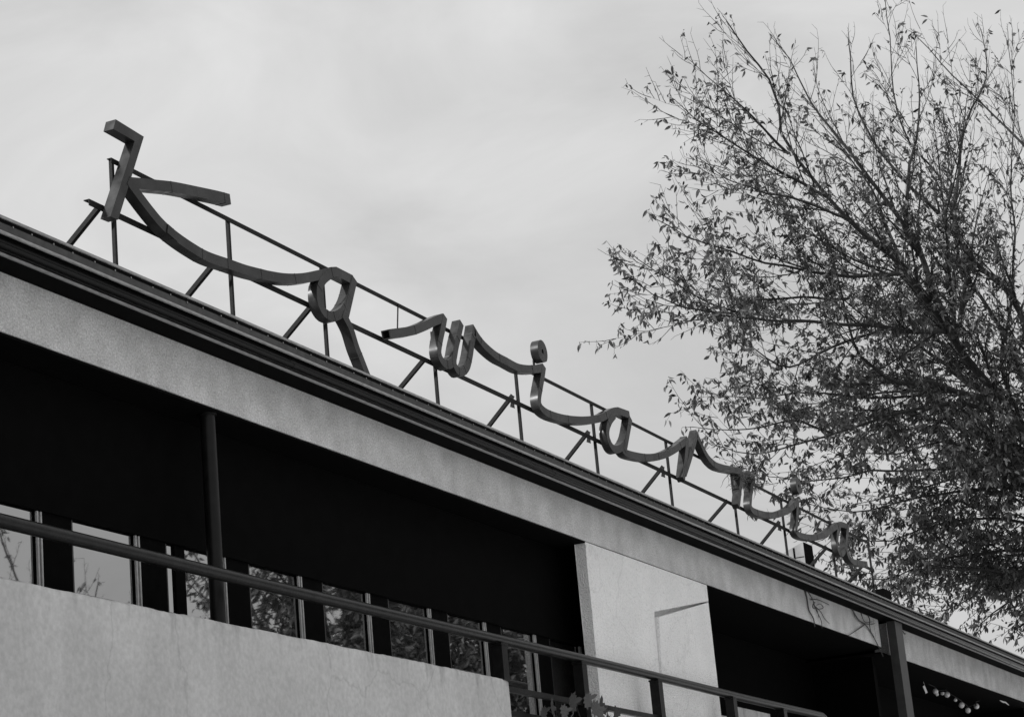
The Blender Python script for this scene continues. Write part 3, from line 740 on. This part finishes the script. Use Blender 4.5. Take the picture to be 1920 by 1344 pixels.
XS0, XS1 = 14.80, 37.95
m = MB()
angle_bar(m, (XS0, -0.098, 8.628), (XS1, -0.098, 8.60), 0.046, 0.007, (0, 0, -1), (0, 1, 0))
m.build('top_rail', 'steel', sign)
m = MB()
angle_bar(m, (14.45, -0.098, 8.155), (38.1, -0.098, 8.125), 0.056, 0.007, (0, 0, -1), (0, 1, 0))
m.build('lower_rail', 'steel', sign)
for i, x in enumerate(SIGN_POSTS):
    m = MB()
    angle_bar(m, (x - 0.012, -0.092, 8.615 if i != 3 else 8.5), (x - 0.012, -0.092, 7.53), 0.032, 0.006, (1, 0, 0), (0, 1, 0))
    m.build('post', 'steel', sign)
for i, x in enumerate(BRACES):
    m = MB()
    top = Vector((x, -0.05, 8.16 if i not in (4, 5, 6, 8) else 8.215))
    bot = Vector((x, 0.62, 7.605))
    d = (bot - top).normalized()
    angle_bar(m, top, bot, 0.042, 0.006, (1, 0, 0), Vector((1, 0, 0)).cross(d))
    m.build('brace', 'steel', sign)
    if i not in (4, 5, 6, 8):
        continue
    m = MB()
    m.add([(x - 0.004, -0.056, 8.20), (x - 0.004, -0.056, 8.06), (x - 0.004, 0.0, 8.09), (x - 0.004, -0.03, 8.20),
           (x - 0.010, -0.056, 8.20), (x - 0.010, -0.056, 8.06), (x - 0.010, 0.0, 8.09), (x - 0.010, -0.03, 8.20)],
          [(0, 1, 2, 3), (7, 6, 5, 4), (0, 4, 5, 1), (1, 5, 6, 2), (2, 6, 7, 3), (3, 7, 4, 0)])
    m.build('gusset', 'steel', sign)
m = MB()
m.tube([(20.02, -0.10, 8.60), (19.86, -0.15, 8.27)], 0.008, 6)
m.build('hanger_rod', 'steel', sign)


def catmull(pts, sub=7):
    if len(pts) == 2:
        return [Vector(p) for p in pts]
    P = [Vector(p) for p in pts]
    P = [P[0] * 2 - P[1]] + P + [P[-1] * 2 - P[-2]]
    out = []
    for i in range(1, len(P) - 2):
        p0, p1, p2, p3 = P[i - 1:i + 3]
        for k in range(sub):
            t = k / sub
            out.append(0.5 * ((2 * p1) + (p2 - p0) * t + (2 * p0 - 5 * p1 + 4 * p2 - p3) * t * t + (3 * p1 - p0 - 3 * p2 + p3) * t ** 3))
    out.append(P[-2])
    return out


def centreline(pts):
    segs, cur = [], []
    for p in pts:
        if p is None:
            segs.append(cur)
            cur = [cur[-1]]
        else:
            cur.append(p)
    segs.append(cur)
    out = []
    for s_ in segs:
        c = catmull(s_)
        out += c if not out else c[1:]
    return out


def offsets(c, w):
    n = len(c)
    L_, R_ = [], []
    for i in range(n):
        d0 = (c[i] - c[i - 1]).normalized() if i else None
        d1 = (c[i + 1] - c[i]).normalized() if i < n - 1 else None
        a = d0 or d1
        b = d1 or d0
        n0, n1 = Vector((-a.y, a.x)), Vector((-b.y, b.x))
        h = n0 + n1
        h = h.normalized() if h.length > 1e-4 else n0
        k = min(1.9, 1.0 / max(0.3, h.dot(n0)))
        L_.append(c[i] + h * (w / 2 * k))
        R_.append(c[i] - h * (w / 2 * k))
    return L_, R_


def ribbon(mb, c, w, yf, yb, hollow_start=False):
    L_, R_ = offsets(c, w)
    n = len(c)
    v = []
    for i in range(n):
        v += [(L_[i].x, yf, L_[i].y), (R_[i].x, yf, R_[i].y), (R_[i].x, yb, R_[i].y), (L_[i].x, yb, L_[i].y)]
    f = []
    for i in range(n - 1):
        for k in range(4):
            k2 = (k + 1) % 4
            f.append((4 * i + k, 4 * i + k2, 4 * i + 4 + k2, 4 * i + 4 + k))
    if hollow_start:                                                 # open tube end with wall thickness
        t = 0.012
        o = len(v)
        d = (c[1] - c[0]).normalized() * 0.22
        nL = (R_[0] - L_[0]).normalized() * t
        inn = [(L_[0] + nL, yf + t), (R_[0] - nL, yf + t), (R_[0] - nL, yb - t), (L_[0] + nL, yb - t)]
        v += [(p.x, y, p.y) for p, y in inn] + [(p.x + d.x, y, p.y + d.y) for p, y in inn]
        for k in range(4):
            k2 = (k + 1) % 4
            f += [(k, k2, o + k2, o + k), (o + k, o + k2, o + 4 + k2, o + 4 + k)]
        f.append((o + 4, o + 5, o + 6, o + 7))
    else:
        f.append((0, 1, 2, 3))
    e = 4 * (n - 1)
    f.append((e + 3, e + 2, e + 1, e))
    mb.add(v, f)


YF, YB = -0.205, -0.105
LAB = ['letter K with a straight stem, hooked top and long curved leg', 'first letter a with a long straight tail', 'letter w with an open tube end',
       'first letter i with a round dot', 'second letter a between i and r', 'letter r with a narrow pointed peak', 'letter n with dry twigs on its top',
       'second letter i with a round dot', 'last letter a of the sign']
rng = random.Random(5)
for li, (ch, strokes) in enumerate(LETTERS):
    m = MB()
    seams = MB()
    disc = None
    for si, st in enumerate(strokes):
        off = 0.0016 * si + 0.0007 * (li % 2)
        yf, yb = YF - off, YB - 0.0012 * si - 0.0007 * (li % 2)
        if st[0] == 'poly':
            P = st[1]
            n = len(P)
            m.add([(x, yf, z) for x, z in P] + [(x, yb, z) for x, z in P],
                  [tuple(range(n)), tuple(range(2 * n - 1, n - 1, -1))] + [(i, (i + 1) % n, n + (i + 1) % n, n + i) for i in range(n)])
        elif st[0] == 'rib':
            c = centreline(st[1])
            ribbon(m, c, 0.098, yf, yb, hollow_start=(ch == 'w' and si == 0))
            L_, R_ = offsets(c, 0.098)
            i = 2
            while i < len(c) - 3:
                i += rng.choice((9, 13, 18, 24))
                if i >= len(c) - 2:
                    break
                d = (c[i + 1] - c[i]).normalized() * 0.0035
                a, b = L_[i] + (L_[i] - R_[i]) * 0.02, R_[i] + (R_[i] - L_[i]) * 0.02
                y0, y1 = yf - 0.0025, yb + 0.0025
                v = []
                for p, sg in ((a, -1), (b, -1), (b, 1), (a, 1)):
                    q = p + d * sg
                    v.append((q.x, y0, q.y))
                for p, sg in ((a, -1), (b, -1), (b, 1), (a, 1)):
                    q = p + d * sg
                    v.append((q.x, y1, q.y))
                seams.add(v, [(0, 1, 2, 3), (7, 6, 5, 4), (0, 4, 5, 1), (1, 5, 6, 2), (2, 6, 7, 3), (3, 7, 4, 0)])
        else:
            disc = (st[1], st[2], yf)
    lt = m.build('letter', 'letter', sign, smooth=32, label=LAB[li])
    if seams.v:
        seams.build('seam', 'letter_seam', lt)
    if disc:
        (cx, cz), r, yf = disc
        d = MB()
        N = 36
        ang = [2 * math.pi * k / N for k in range(N)]
        rr = [r * (0.93 if -2.2 < (a if a < math.pi else a - 2 * math.pi) < -0.9 else 1.0) for a in ang]
        v = [(cx + rr[k] * math.cos(a), YF, cz + rr[k] * math.sin(a)) for k, a in enumerate(ang)]
        v += [(cx + rr[k] * math.cos(a), YB, cz + rr[k] * math.sin(a)) for k, a in enumerate(ang)]
        v += [(cx + 0.03 * math.cos(a), YF, cz + 0.03 * math.sin(a)) for a in ang]
        v += [(cx + 0.03 * math.cos(a), YF + 0.04, cz + 0.03 * math.sin(a)) for a in ang]
        f = []
        for k in range(N):
            k2 = (k + 1) % N
            f += [(k, k2, N + k2, N + k), (k, 2 * N + k, 2 * N + k2, k2), (2 * N + k, 3 * N + k, 3 * N + k2, 2 * N + k2)]
        f += [tuple(N + k for k in range(N)), tuple(3 * N + k for k in range(N - 1, -1, -1))]
        d.add(v, f)
        dot = d.build('dot', 'letter', lt, smooth=32)
        boxes('dot_bracket', 'steel', dot, (cx - 0.10, cx - 0.06, YB - 0.012, YB + 0.002, cz - 0.26, cz - 0.11))
    if ch == 'K':                                                    # riveted repair plate on the leg
        p = MB()
        a, b = Vector((15.44, 8.145)), Vector((15.60, 8.105))
        nn = Vector((0.24, 0.97)) * 0.043
        q = [a - nn, b - nn, b + nn, a + nn]
        p.add([(z.x, YF - 0.012, z.y) for z in q] + [(z.x, YF + 0.004, z.y) for z in q],
              [(0, 1, 2, 3), (7, 6, 5, 4), (0, 4, 5, 1), (1, 5, 6, 2), (2, 6, 7, 3), (3, 7, 4, 0)])
        p.build('repair_plate', 'letter', lt)

# ------------------------------------------------------------------ dry twigs and vines
def tangle(mb, centre, size, n, r, seed, droop=0.0):
    rg = random.Random(seed)
    for i in range(n):
        p = Vector(centre) + Vector((rg.uniform(-1, 1) * size[0], rg.uniform(-1, 1) * size[1], rg.uniform(-1, 1) * size[2]))
        d = Vector((rg.uniform(-1, 1), rg.uniform(-0.5, 0.5), rg.uniform(-0.8, 0.8))).normalized()
        pts = [p]
        for k in range(5):
            d = (d + Vector((rg.uniform(-1, 1), rg.uniform(-1, 1), rg.uniform(-1, 1) - droop)) * 0.55).normalized()
            pts.append(pts[-1] + d * rg.uniform(0.03, 0.07))
        mb.tube(pts, [r, r, r * 0.9, r * 0.8, r * 0.6, r * 0.4], 4)


m = MB()
tangle(m, (30.95, -0.17, 8.56), (0.30, 0.07, 0.04), 42, 0.006, 3)
tangle(m, (31.35, -0.17, 8.60), (0.22, 0.07, 0.06), 34, 0.006, 4, 0.5)
tangle(m, (30.6, -0.17, 8.52), (0.35, 0.05, 0.03), 20, 0.005, 6)
tag(m.build('dry_twigs', 'vine', None, kind='stuff'), 'tangle of dry twigs caught on top of the letter n', 'twigs')


def vine(strands, label):
    m = MB()
    for r, pts in strands:
        c = [Vector(p) for p in pts]
        P = [c[0] * 2 - c[1]] + c + [c[-1] * 2 - c[-2]]
        out = []
        for i in range(1, len(P) - 2):
            for k in range(5):
                t = k / 5
                p0, p1, p2, p3 = P[i - 1:i + 3]
                out.append(0.5 * ((2 * p1) + (p2 - p0) * t + (2 * p0 - 5 * p1 + 4 * p2 - p3) * t * t + (3 * p1 - p0 - 3 * p2 + p3) * t ** 3))
        out.append(c[-1])
        m.tube(out, [r * (1 - 0.5 * i / len(out)) for i in range(len(out))], 5)
    return tag(m.build('dry_vine', 'vine', None), label, 'vine')


Y = -0.02
vine([(0.016, [(33.92, Y, 7.26), (33.94, Y - 0.01, 7.12), (34.0, Y, 6.95), (34.16, Y - 0.01, 6.83), (34.22, Y, 6.70)]),
      (0.011, [(34.05, Y, 7.26), (34.12, Y - 0.02, 7.19), (34.2, Y - 0.03, 7.12), (34.38, Y, 7.02), (34.55, Y - 0.02, 6.84), (34.62, Y, 6.72)]),
      (0.009, [(34.2, Y, 7.14), (34.5, Y - 0.02, 7.17), (34.9, Y - 0.03, 7.16), (35.2, Y, 7.17)]),
      (0.010, [(34.3, Y - 0.03, 7.10), (34.1, Y - 0.06, 7.05), (34.12, Y - 0.04, 6.99), (34.4, Y - 0.05, 7.0), (34.7, Y - 0.04, 7.06), (34.6, Y - 0.03, 7.11), (34.35, Y - 0.04, 7.06)]),
      (0.008, [(34.35, Y, 7.06), (34.6, Y - 0.02, 6.98), (34.85, Y, 6.90), (35.05, Y - 0.01, 6.84)]),
      (0.008, [(34.4, Y, 7.05), (34.42, Y - 0.02, 6.95), (34.5, Y, 6.88)])],
     'dry vine with curled tendrils hanging down the beam, the left of the two')
vine([(0.014, [(36.55, Y, 7.26), (36.65, Y - 0.02, 7.16), (36.9, Y - 0.01, 7.09), (37.2, Y - 0.02, 7.06), (37.55, Y, 6.98), (37.75, Y - 0.01, 6.86), (38.02, Y - 0.01, 6.70), (38.2, Y, 6.60)]),
      (0.011, [(37.2, Y - 0.02, 7.06), (37.0, Y, 6.99), (36.5, Y - 0.01, 6.86), (36.1, Y, 6.75)]),
      (0.012, [(37.5, Y, 7.27), (37.55, Y - 0.02, 7.18), (37.50, Y - 0.02, 7.08), (37.6, Y, 6.98), (37.78, Y, 6.90)]),
      (0.009, [(37.1, Y, 7.26), (37.05, Y - 0.03, 7.17), (37.15, Y - 0.03, 7.10), (37.45, Y - 0.02, 7.12), (37.75, Y - 0.01, 7.17)]),
      (0.009, [(37.2, Y - 0.02, 7.07), (37.6, Y - 0.02, 7.10), (37.95, Y, 7.16)]),
      (0.008, [(36.5, Y, 7.26), (36.52, Y - 0.03, 7.19), (36.6, Y - 0.02, 7.12)])],
     'dry forked vine hanging down the beam beside the square steel post')
vine([(0.010, [(38.95, Y, 7.26), (39.1, Y - 0.02, 7.22), (39.35, Y - 0.03, 7.20), (39.6, Y, 7.22)]),
      (0.010, [(39.5, Y, 7.26), (39.62, Y - 0.03, 7.22), (39.9, Y - 0.02, 7.17), (40.0, Y, 7.20)]),
      (0.009, [(39.2, Y, 7.26), (39.7, Y - 0.02, 7.21), (39.85, Y - 0.02, 7.15)])],
     'short scrap of dry vine under the gutter right of the square steel post')

# ------------------------------------------------------------------ globe string lights in the right bay
sl = thing('string_light', (46, 0.6, 6.69), 'string of round white globe lights hanging under the balcony ceiling', 'string light')
globes = [(44.28, 0.60, 6.555, 0.056), (44.86, 0.72, 6.56, 0.038), (45.23, 0.60, 6.565, 0.060), (45.69, 0.80, 6.66, 0.044), (46.16, 0.66, 6.535, 0.038),
          (46.38, 0.60, 6.435, 0.064), (46.90, 0.60, 6.365, 0.062), (47.37, 0.70, 6.40, 0.042), (47.77, 0.60, 6.515, 0.062), (47.57, 0.56, 6.475, 0.036)]
m = MB()
order = sorted(globes)
cp = [(43.9, 0.65, 6.688)] + [(x, y, z + r + 0.035) for x, y, z, r in order] + [(48.4, 0.65, 6.688)]
m.tube(cp, 0.007, 5)
m.build('cable', 'cable', sl)
for x, y, z, r in globes:
    g_ = MB()
    N, Hh = 16, 10
    v, f = [(x, y, z + r)], []
    for i in range(1, Hh):
        th = math.pi * i / Hh
        for k in range(N):
            v.append((x + r * math.sin(th) * math.cos(2 * math.pi * k / N), y + r * math.sin(th) * math.sin(2 * math.pi * k / N), z + r * math.cos(th)))
    v.append((x, y, z - r))
    for k in range(N):
        f.append((0, 1 + k, 1 + (k + 1) % N))
        f.append((len(v) - 1, 1 + (Hh - 2) * N + (k + 1) % N, 1 + (Hh - 2) * N + k))
    for i in range(Hh - 2):
        for k in range(N):
            f.append((1 + i * N + k, 1 + (i + 1) * N + k, 1 + (i + 1) * N + (k + 1) % N, 1 + i * N + (k + 1) % N))
    g_.add(v, f)
    b_ = g_.build('globe', 'bulb', sl, smooth=60)
    c_ = MB()
    c_.tube([(x, y, z + r - 0.006), (x, y, z + r + 0.034)], 0.016, 8)
    c_.build('lamp_holder', 'cable', b_)
m = MB()
cx, cz = 43.46, 6.53
ux, uz = Vector((0.16, 0.0, 0.035)), Vector((-0.16, 0.0, 0.13))
c0 = Vector((cx, 0.6, cz))
q = [c0 - ux * 0.5 - uz * 0.5, c0 + ux * 0.5 - uz * 0.5, c0 + ux * 0.5 + uz * 0.5, c0 - ux * 0.5 + uz * 0.5]
m.add(q + [p + Vector((0, 0.004, 0)) for p in q], [(0, 1, 2, 3), (7, 6, 5, 4), (0, 4, 5, 1), (1, 5, 6, 2), (2, 6, 7, 3), (3, 7, 4, 0)])
m.tube([q[2], (43.42, 0.61, 6.69)], 0.003, 4)
tag(m.build('hanging_tag', 'paper', None), 'small white card hanging tilted left of the globe lights', 'tag')
m = MB()
m.tube([(48.7, 0.30, 6.692), (49.0, 0.28, 6.66), (49.2, 0.27, 6.665), (49.45, 0.26, 6.62)], [0.008, 0.022, 0.018, 0.008], 5)
tag(m.build('paper_scrap', 'paper', None), 'crumpled white scrap under the beam near the right edge', 'scrap')

# ------------------------------------------------------------------ lobed plant at the railing
plant = thing('lobed_plant', (23.4, -0.36, 3.9), 'leafy plant with lobed leaves growing up in front of the railing', 'plant')
m = MB()
m.tube([(23.4, -0.36, 3.9), (23.38, -0.35, 4.2), (23.3, -0.36, 4.45), (23.2, -0.35, 4.62)], [0.012, 0.010, 0.008, 0.005], 6)
m.tube([(23.39, -0.36, 4.1), (23.7, -0.36, 4.3), (24.0, -0.36, 4.5)], [0.008, 0.007, 0.004], 6)
m.tube([(23.38, -0.36, 4.15), (22.9, -0.36, 4.35), (22.4, -0.36, 4.48)], [0.008, 0.007, 0.004], 6)
m.tube([(23.7, -0.36, 4.3), (24.2, -0.36, 4.42), (24.42, -0.36, 4.55)], [0.007, 0.006, 0.004], 6)
m.build('stem', 'twig', plant, smooth=60)
out_l = [(0, 0), (0.10, 0.10), (0.30, 0.02), (0.34, 0.14), (0.52, 0.20), (0.38, 0.30), (0.50, 0.50), (0.30, 0.46), (0.26, 0.62), (0.14, 0.60), (0.12, 0.82), (0, 1.0)]
lobes = out_l + [(-x, y) for x, y in out_l[-2:0:-1]]
lm = bpy.data.meshes.new('lobed_leaf')
vv = [(x, 0.06 * math.sin(3 * y) - 0.25 * abs(x) ** 1.5, y) for x, y in lobes] + [(0, 0.0, 0.4)]
nl = len(lobes)
lm.from_pydata(vv, [], [(i, (i + 1) % nl, nl) for i in range(nl)])
lm.materials.append(M['leaf_maple'])
rg = random.Random(8)
for (x, z, s_, rot, tilt, yaw) in [(22.40, 4.50, .22, 100, 30, 10), (22.30, 4.42, .18, 60, 40, 30), (22.62, 4.46, .17, -70, 40, 0), (23.05, 4.60, .24, 80, 55, 10), (23.30, 4.62, .22, -50, 50, 20),
                                   (23.55, 4.58, .20, -95, 35, -10), (23.2, 4.45, .20, 60, 30, 0), (23.75, 4.46, .19, -20, 20, 0), (23.98, 4.53, .24, 5, 5, 60), (24.08, 4.42, .20, -10, 10, 40),
                                   (24.42, 4.52, .20, -25, 10, 55), (24.30, 4.40, .22, 20, 10, 50), (22.8, 4.33, .2, 40, 40, 0), (23.5, 4.36, .2, -60, 30, 10)]:
    o = bpy.data.objects.new('leaf', lm)
    COL.objects.link(o)
    o.parent = plant
    o.location = (x - 23.4, rg.uniform(-0.06, 0.06), z - 3.9)
    o.rotation_euler = (R(tilt), R(-rot), R(yaw))
    o.scale = (s_, s_, s_)

# ------------------------------------------------------------------ trees
LEAF = [(0, 0, 0), (0.17, 0.30, 0.03), (0.15, 0.62, -0.02), (0, 1.0, -0.20), (-0.15, 0.62, -0.02), (-0.17, 0.30, 0.03), (0, 0.45, -0.06)]
LEAF_F = [(0, 1, 6), (1, 2, 6), (2, 3, 6), (3, 4, 6), (4, 5, 6), (5, 0, 6)]


class Foliage:
    def __init__(self):
        self.items = []

    def add(self, p, d, size, roll):
        self.items.append((p, d, size, roll))

    @staticmethod
    def frame(d, roll):
        d = d.normalized()
        u = d.cross(Vector((0, 0, 1)))
        u = u.normalized() if u.length > 1e-3 else Vector((1, 0, 0))
        w = u.cross(d)
        return u * math.cos(roll) + w * math.sin(roll), d, w * math.cos(roll) - u * math.sin(roll)

    def build(self, items, name, material, parent):
        mb = MB()
        for p, d, s_, roll in items:
            a, b, c = self.frame(d, roll)
            mb.v.extend([tuple(p + (a * x + b * y + c * z) * s_) for x, y, z in LEAF])
            o = len(mb.v) - 7
            mb.f.extend([tuple(i + o for i in q) for q in LEAF_F])
        base = parent.location
        me = bpy.data.meshes.new(name)
        me.from_pydata([(x - base.x, y - base.y, z - base.z) for x, y, z in mb.v], [], mb.f)
        me.polygons.foreach_set('use_smooth', [True] * len(me.polygons))
        me.materials.append(M[material])
        o = bpy.data.objects.new(name, me)
        COL.objects.link(o)
        o.parent = parent
        o['kind'] = 'stuff'
        return o


def rvec(rg):
    while True:
        v = Vector((rg.uniform(-1, 1), rg.uniform(-1, 1), rg.uniform(-1, 1)))
        if 0.01 < v.length < 1:
            return v.normalized()


def resample(pts, step):
    P = [Vector(p) for p in pts]
    P2 = [P[0] * 2 - P[1]] + P + [P[-1] * 2 - P[-2]]
    out = []
    for i in range(1, len(P2) - 2):
        p0, p1, p2, p3 = P2[i - 1:i + 3]
        n = max(1, int((p2 - p1).length / step))
        for k in range(n):
            t = k / n
            out.append(0.5 * ((2 * p1) + (p2 - p0) * t + (2 * p0 - 5 * p1 + 4 * p2 - p3) * t * t + (3 * p1 - p0 - 3 * p2 + p3) * t ** 3))
    out.append(P[-1])
    return out


def leaf_cluster(fol, rg, p, d, n, size):
    for i in range(n):
        q = p + rvec(rg) * 0.035
        dd = (d * 0.35 + rvec(rg) * 0.65 + Vector((0, 0, -0.75))).normalized()
        fol.add(q, dd, size * rg.uniform(0.45, 1.15), rg.uniform(0, 6.28))


def twig(wood, fol, rg, p, d, length, r, leafy, size, lift=0.25):
    """thin shoot with side twiglets and hanging leaves"""
    n = 4
    pts = [p]
    dirs = [d]
    for i in range(n):
        d = (d + rvec(rg) * 0.16 + Vector((0, 0, lift * 0.22))).normalized()
        pts.append(pts[-1] + d * (length / n))
        dirs.append(d)
    wood.tube(pts, [r, r * 0.85, r * 0.7, r * 0.55, r * 0.4], 3, cap=False)
    for i in range(1, n + 1):
        if rg.random() < 0.75:
            sd = (dirs[i] * 0.8 + rvec(rg) * 0.8).normalized()
            q = pts[i] + sd * length * rg.uniform(0.10, 0.30)
            wood.tube([pts[i], q], [r * 0.55, r * 0.3], 3, cap=False)
            if rg.random() < leafy:
                leaf_cluster(fol, rg, q, sd, rg.choice((1, 2, 2, 3)), size)
        if rg.random() < leafy:
            leaf_cluster(fol, rg, pts[i], dirs[i], rg.choice((1, 1, 2)), size)
    if rg.random() < 0.25 + leafy * 0.6:
        leaf_cluster(fol, rg, pts[-1], d, rg.choice((2, 3, 4, 5)), size * 0.9)


CLIP = [None]


def branch(wood, fol, rg, p, d, length, r, leafy_f, size, lift, spacing=0.17):
    n = max(4, int(length / 0.35))
    pts, dirs = [p], [d]
    for i in range(n):
        d = (d + rvec(rg) * 0.13 + Vector((0, 0, lift * 0.09))).normalized()
        nx_ = pts[-1] + d * (length / n)
        if CLIP[0] and not CLIP[0](nx_):
            d = (d + Vector((0, 0, 0.9))).normalized()
            nx_ = pts[-1] + d * (length / n)
        pts.append(nx_)
        dirs.append(d)
    wood.tube(pts, [r * (1 - 0.75 * i / n) for i in range(n + 1)], 4, cap=False)
    dist = rg.uniform(0.1, 0.4)
    while dist < length:
        t = dist / length * n
        i = min(n - 1, int(t))
        q = pts[i].lerp(pts[i + 1], t - i)
        if CLIP[0] and not CLIP[0](q):
            break
        sd = (dirs[i] * 0.9 + rvec(rg) * 0.7 + Vector((0, 0, 0.35 * lift))).normalized()
        ln = (0.35 + 0.9 * rg.random()) * (1 - 0.45 * dist / length)
        twig(wood, fol, rg, q, sd, ln, 0.009, leafy_f(q), size, lift)
        dist += spacing * rg.uniform(0.6, 1.4)
    twig(wood, fol, rg, pts[-1], d, rg.uniform(0.5, 1.1), 0.009, leafy_f(pts[-1]), size, lift)


def grow_tree(name, base, label, group, limbs, trunk_pts, trunk_r, leafy_f, size, seed, mat_leaf, branch_step, blen, lift_f, pick=0, pick_f=None, limb_tips=True):
    rg = random.Random(seed)
    t = thing(name, base, label, 'tree', group)
    m = MB()
    m.tube(resample(trunk_pts, 0.5), [trunk_r[0] + (trunk_r[1] - trunk_r[0]) * i / (len(resample(trunk_pts, 0.5)) - 1) for i in range(len(resample(trunk_pts, 0.5)))], 14)
    m.build('trunk', 'bark', t, smooth=60)
    wood, fol = MB(), Foliage()
    for r0, r1, pts in limbs:
        P = resample(pts, 0.4)
        for i in range(1, len(P) - 1):
            P[i] = P[i] + noise.noise_vector(P[i] * 0.9) * 0.07
        n = len(P)
        rad = [r1 + (r0 - r1) * (1 - i / (n - 1)) ** 1.2 for i in range(n)]
        lb = MB()
        lb.tube(P, rad, 7, cap=False)
        lb.build('limb', 'bark', t, smooth=60)
        acc = rg.uniform(0.4, 1.0)
        total = sum((P[i + 1] - P[i]).length for i in range(n - 1))
        done = 0.0
        for i in range(n - 1):
            sg = (P[i + 1] - P[i])
            done += sg.length
            acc -= sg.length
            fr = done / total
            if acc <= 0:
                acc = branch_step * rg.uniform(0.6, 1.4)
                lift = lift_f(P[i])
                d = (sg.normalized() * 1.0 + rvec(rg) * 0.72 + Vector((0, 0, 0.3 * lift))).normalized()
                L = blen * rg.uniform(0.5, 1.25) * (1 - 0.78 * fr)
                branch(wood, fol, rg, P[i], d, L, min(rad[i] * 0.55, 0.035), leafy_f, size, lift)
        if limb_tips:
            d = (P[-1] - P[-3]).normalized()
            twig(wood, fol, rg, P[-1], d, rg.uniform(0.2, 0.4), 0.010, leafy_f(P[-1]), size, 0.1)
    w = wood
    base_v = Vector(base)
    me = bpy.data.meshes.new('twigs')
    me.from_pydata([(x - base_v.x, y - base_v.y, z - base_v.z) for x, y, z in w.v], [], w.f)
    me.materials.append(M['twig'])
    o = bpy.data.objects.new('twigs', me)
    COL.objects.link(o)
    o.parent = t
    o['kind'] = 'stuff'
    items = fol.items
    if pick:
        idx = [i for i, it in enumerate(items) if pick_f(it[0])]
        rg.shuffle(idx)
        chosen = set(idx[:pick])
        lmesh = bpy.data.meshes.new('leaf')
        lmesh.from_pydata(LEAF, [], LEAF_F)
        lmesh.polygons.foreach_set('use_smooth', [True] * len(lmesh.polygons))
        lmesh.materials.append(M[mat_leaf])
        for i in sorted(chosen):
            p, d, s_, roll = items[i]
            a, b, c = Foliage.frame(d, roll)
            ob = bpy.data.objects.new('leaf', lmesh)
            COL.objects.link(ob)
            ob.parent = t
            q = p - base_v
            ob.matrix_local = Matrix(((a.x * s_, b.x * s_, c.x * s_, q.x), (a.y * s_, b.y * s_, c.y * s_, q.y), (a.z * s_, b.z * s_, c.z * s_, q.z), (0, 0, 0, 1)))
        items = [it for i, it in enumerate(items) if i not in chosen]
    fol.build(items, 'crown', mat_leaf, t)
    print('TREE', name, 'leaves', len(fol.items), 'wood verts', len(w.v))
    return t


TB = (55.2, -0.9, 0.12)
UNDER_A, UNDER_B = 7.4, 0.385


def leafy_main(p):
    # fuller low down and deep in the crown, nearly bare at the upper shoots
    z = p.z
    return max(0.07, min(0.78, 0.90 - (z - 10.0) * 0.072))


def lift_main(p):
    return max(0.05, min(0.45, (p.z - 11.0) / 12.0))


def under(p):
    # the crown's underside climbs with the distance from the trunk
    dist = math.hypot(p.x - TB[0], p.y - TB[1])
    return p.z > UNDER_A + UNDER_B * dist


cam_p = Vector((0, -10, 1.6))


def fringe(p):
    d = p - cam_p
    return d.dot(Vector((0.4181, -0.9040, -0.0888))) / d.dot(Vector((0.8834, 0.3818, 0.2718))) < 0.125 and p.z > 10.5


CLIP[0] = under
grow_tree('ash_tree', TB, 'big half bare tree with drooping leaves behind the right end of the roof', None, LIMBS,
          [TB, (55.15, -0.95, 3.0), (55.0, -1.0, 6.5), (54.74, -0.98, 9.71)], (0.36, 0.16), leafy_main, 0.185, 21, 'leaf', 0.28, 2.8, lift_main, 280, fringe)


CLIP[0] = None
# trees on the street side, seen mirrored in the balcony windows
def street_tree(base, h, spread, n_limbs, seed, label, leafy, size, step, blen):
    rg = random.Random(seed)
    b = Vector(base)
    limbs = []
    for i in range(n_limbs):
        a = 2 * math.pi * (i + rg.uniform(-0.3, 0.3)) / n_limbs * 2.0
        z0 = h * rg.uniform(0.22, 0.5)
        out = spread * rg.uniform(0.6, 1.0)
        z1 = h * rg.uniform(0.55, 1.0)
        s_ = b + Vector((0, 0, z0))
        e_ = b + Vector((math.cos(a) * out, math.sin(a) * out, z1))
        mid = s_.lerp(e_, 0.5) + Vector((0, 0, -0.4)) + rvec(rg) * 0.5
        limbs.append((0.11 if h > 14 else 0.05, 0.015, [s_, s_.lerp(mid, 0.5) + rvec(rg) * 0.2, mid, mid.lerp(e_, 0.5) + rvec(rg) * 0.2, e_]))
    grow_tree('street_tree', base, label, 'street trees', limbs, [b, b + Vector((0.1, 0, h * 0.3)), b + Vector((0, 0.1, h * 0.45)), b + Vector((0.1, 0, h * (0.9 if h > 14 else 0.56)))],
              (0.22 if h > 14 else 0.08, 0.03), lambda p: leafy, size, seed, 'leaf_dark', step, blen, lambda p: 0.3)


street_tree((52.0, -12.8, 0.12), 17.0, 5.5, 22, 31, 'leafy street tree mirrored in the windows beside the wall pier', 0.9, 0.26, 0.6, 2.8)
street_tree((43.5, -12.6, 0.12), 16.0, 4.6, 20, 36, 'leafy street tree mirrored in the windows right of the round column', 0.9, 0.24, 0.6, 2.6)
street_tree((63.0, -12.0, 0.12), 15.0, 5.5, 13, 32, 'farther leafy street tree down the street from the building', 0.9, 0.30, 0.85, 2.6)
street_tree((36.0, -13.6, 0.12), 13.2, 3.4, 13, 33, 'small thin street tree mirrored in the windows left of the round column', 0.10, 0.2, 0.8, 2.0)
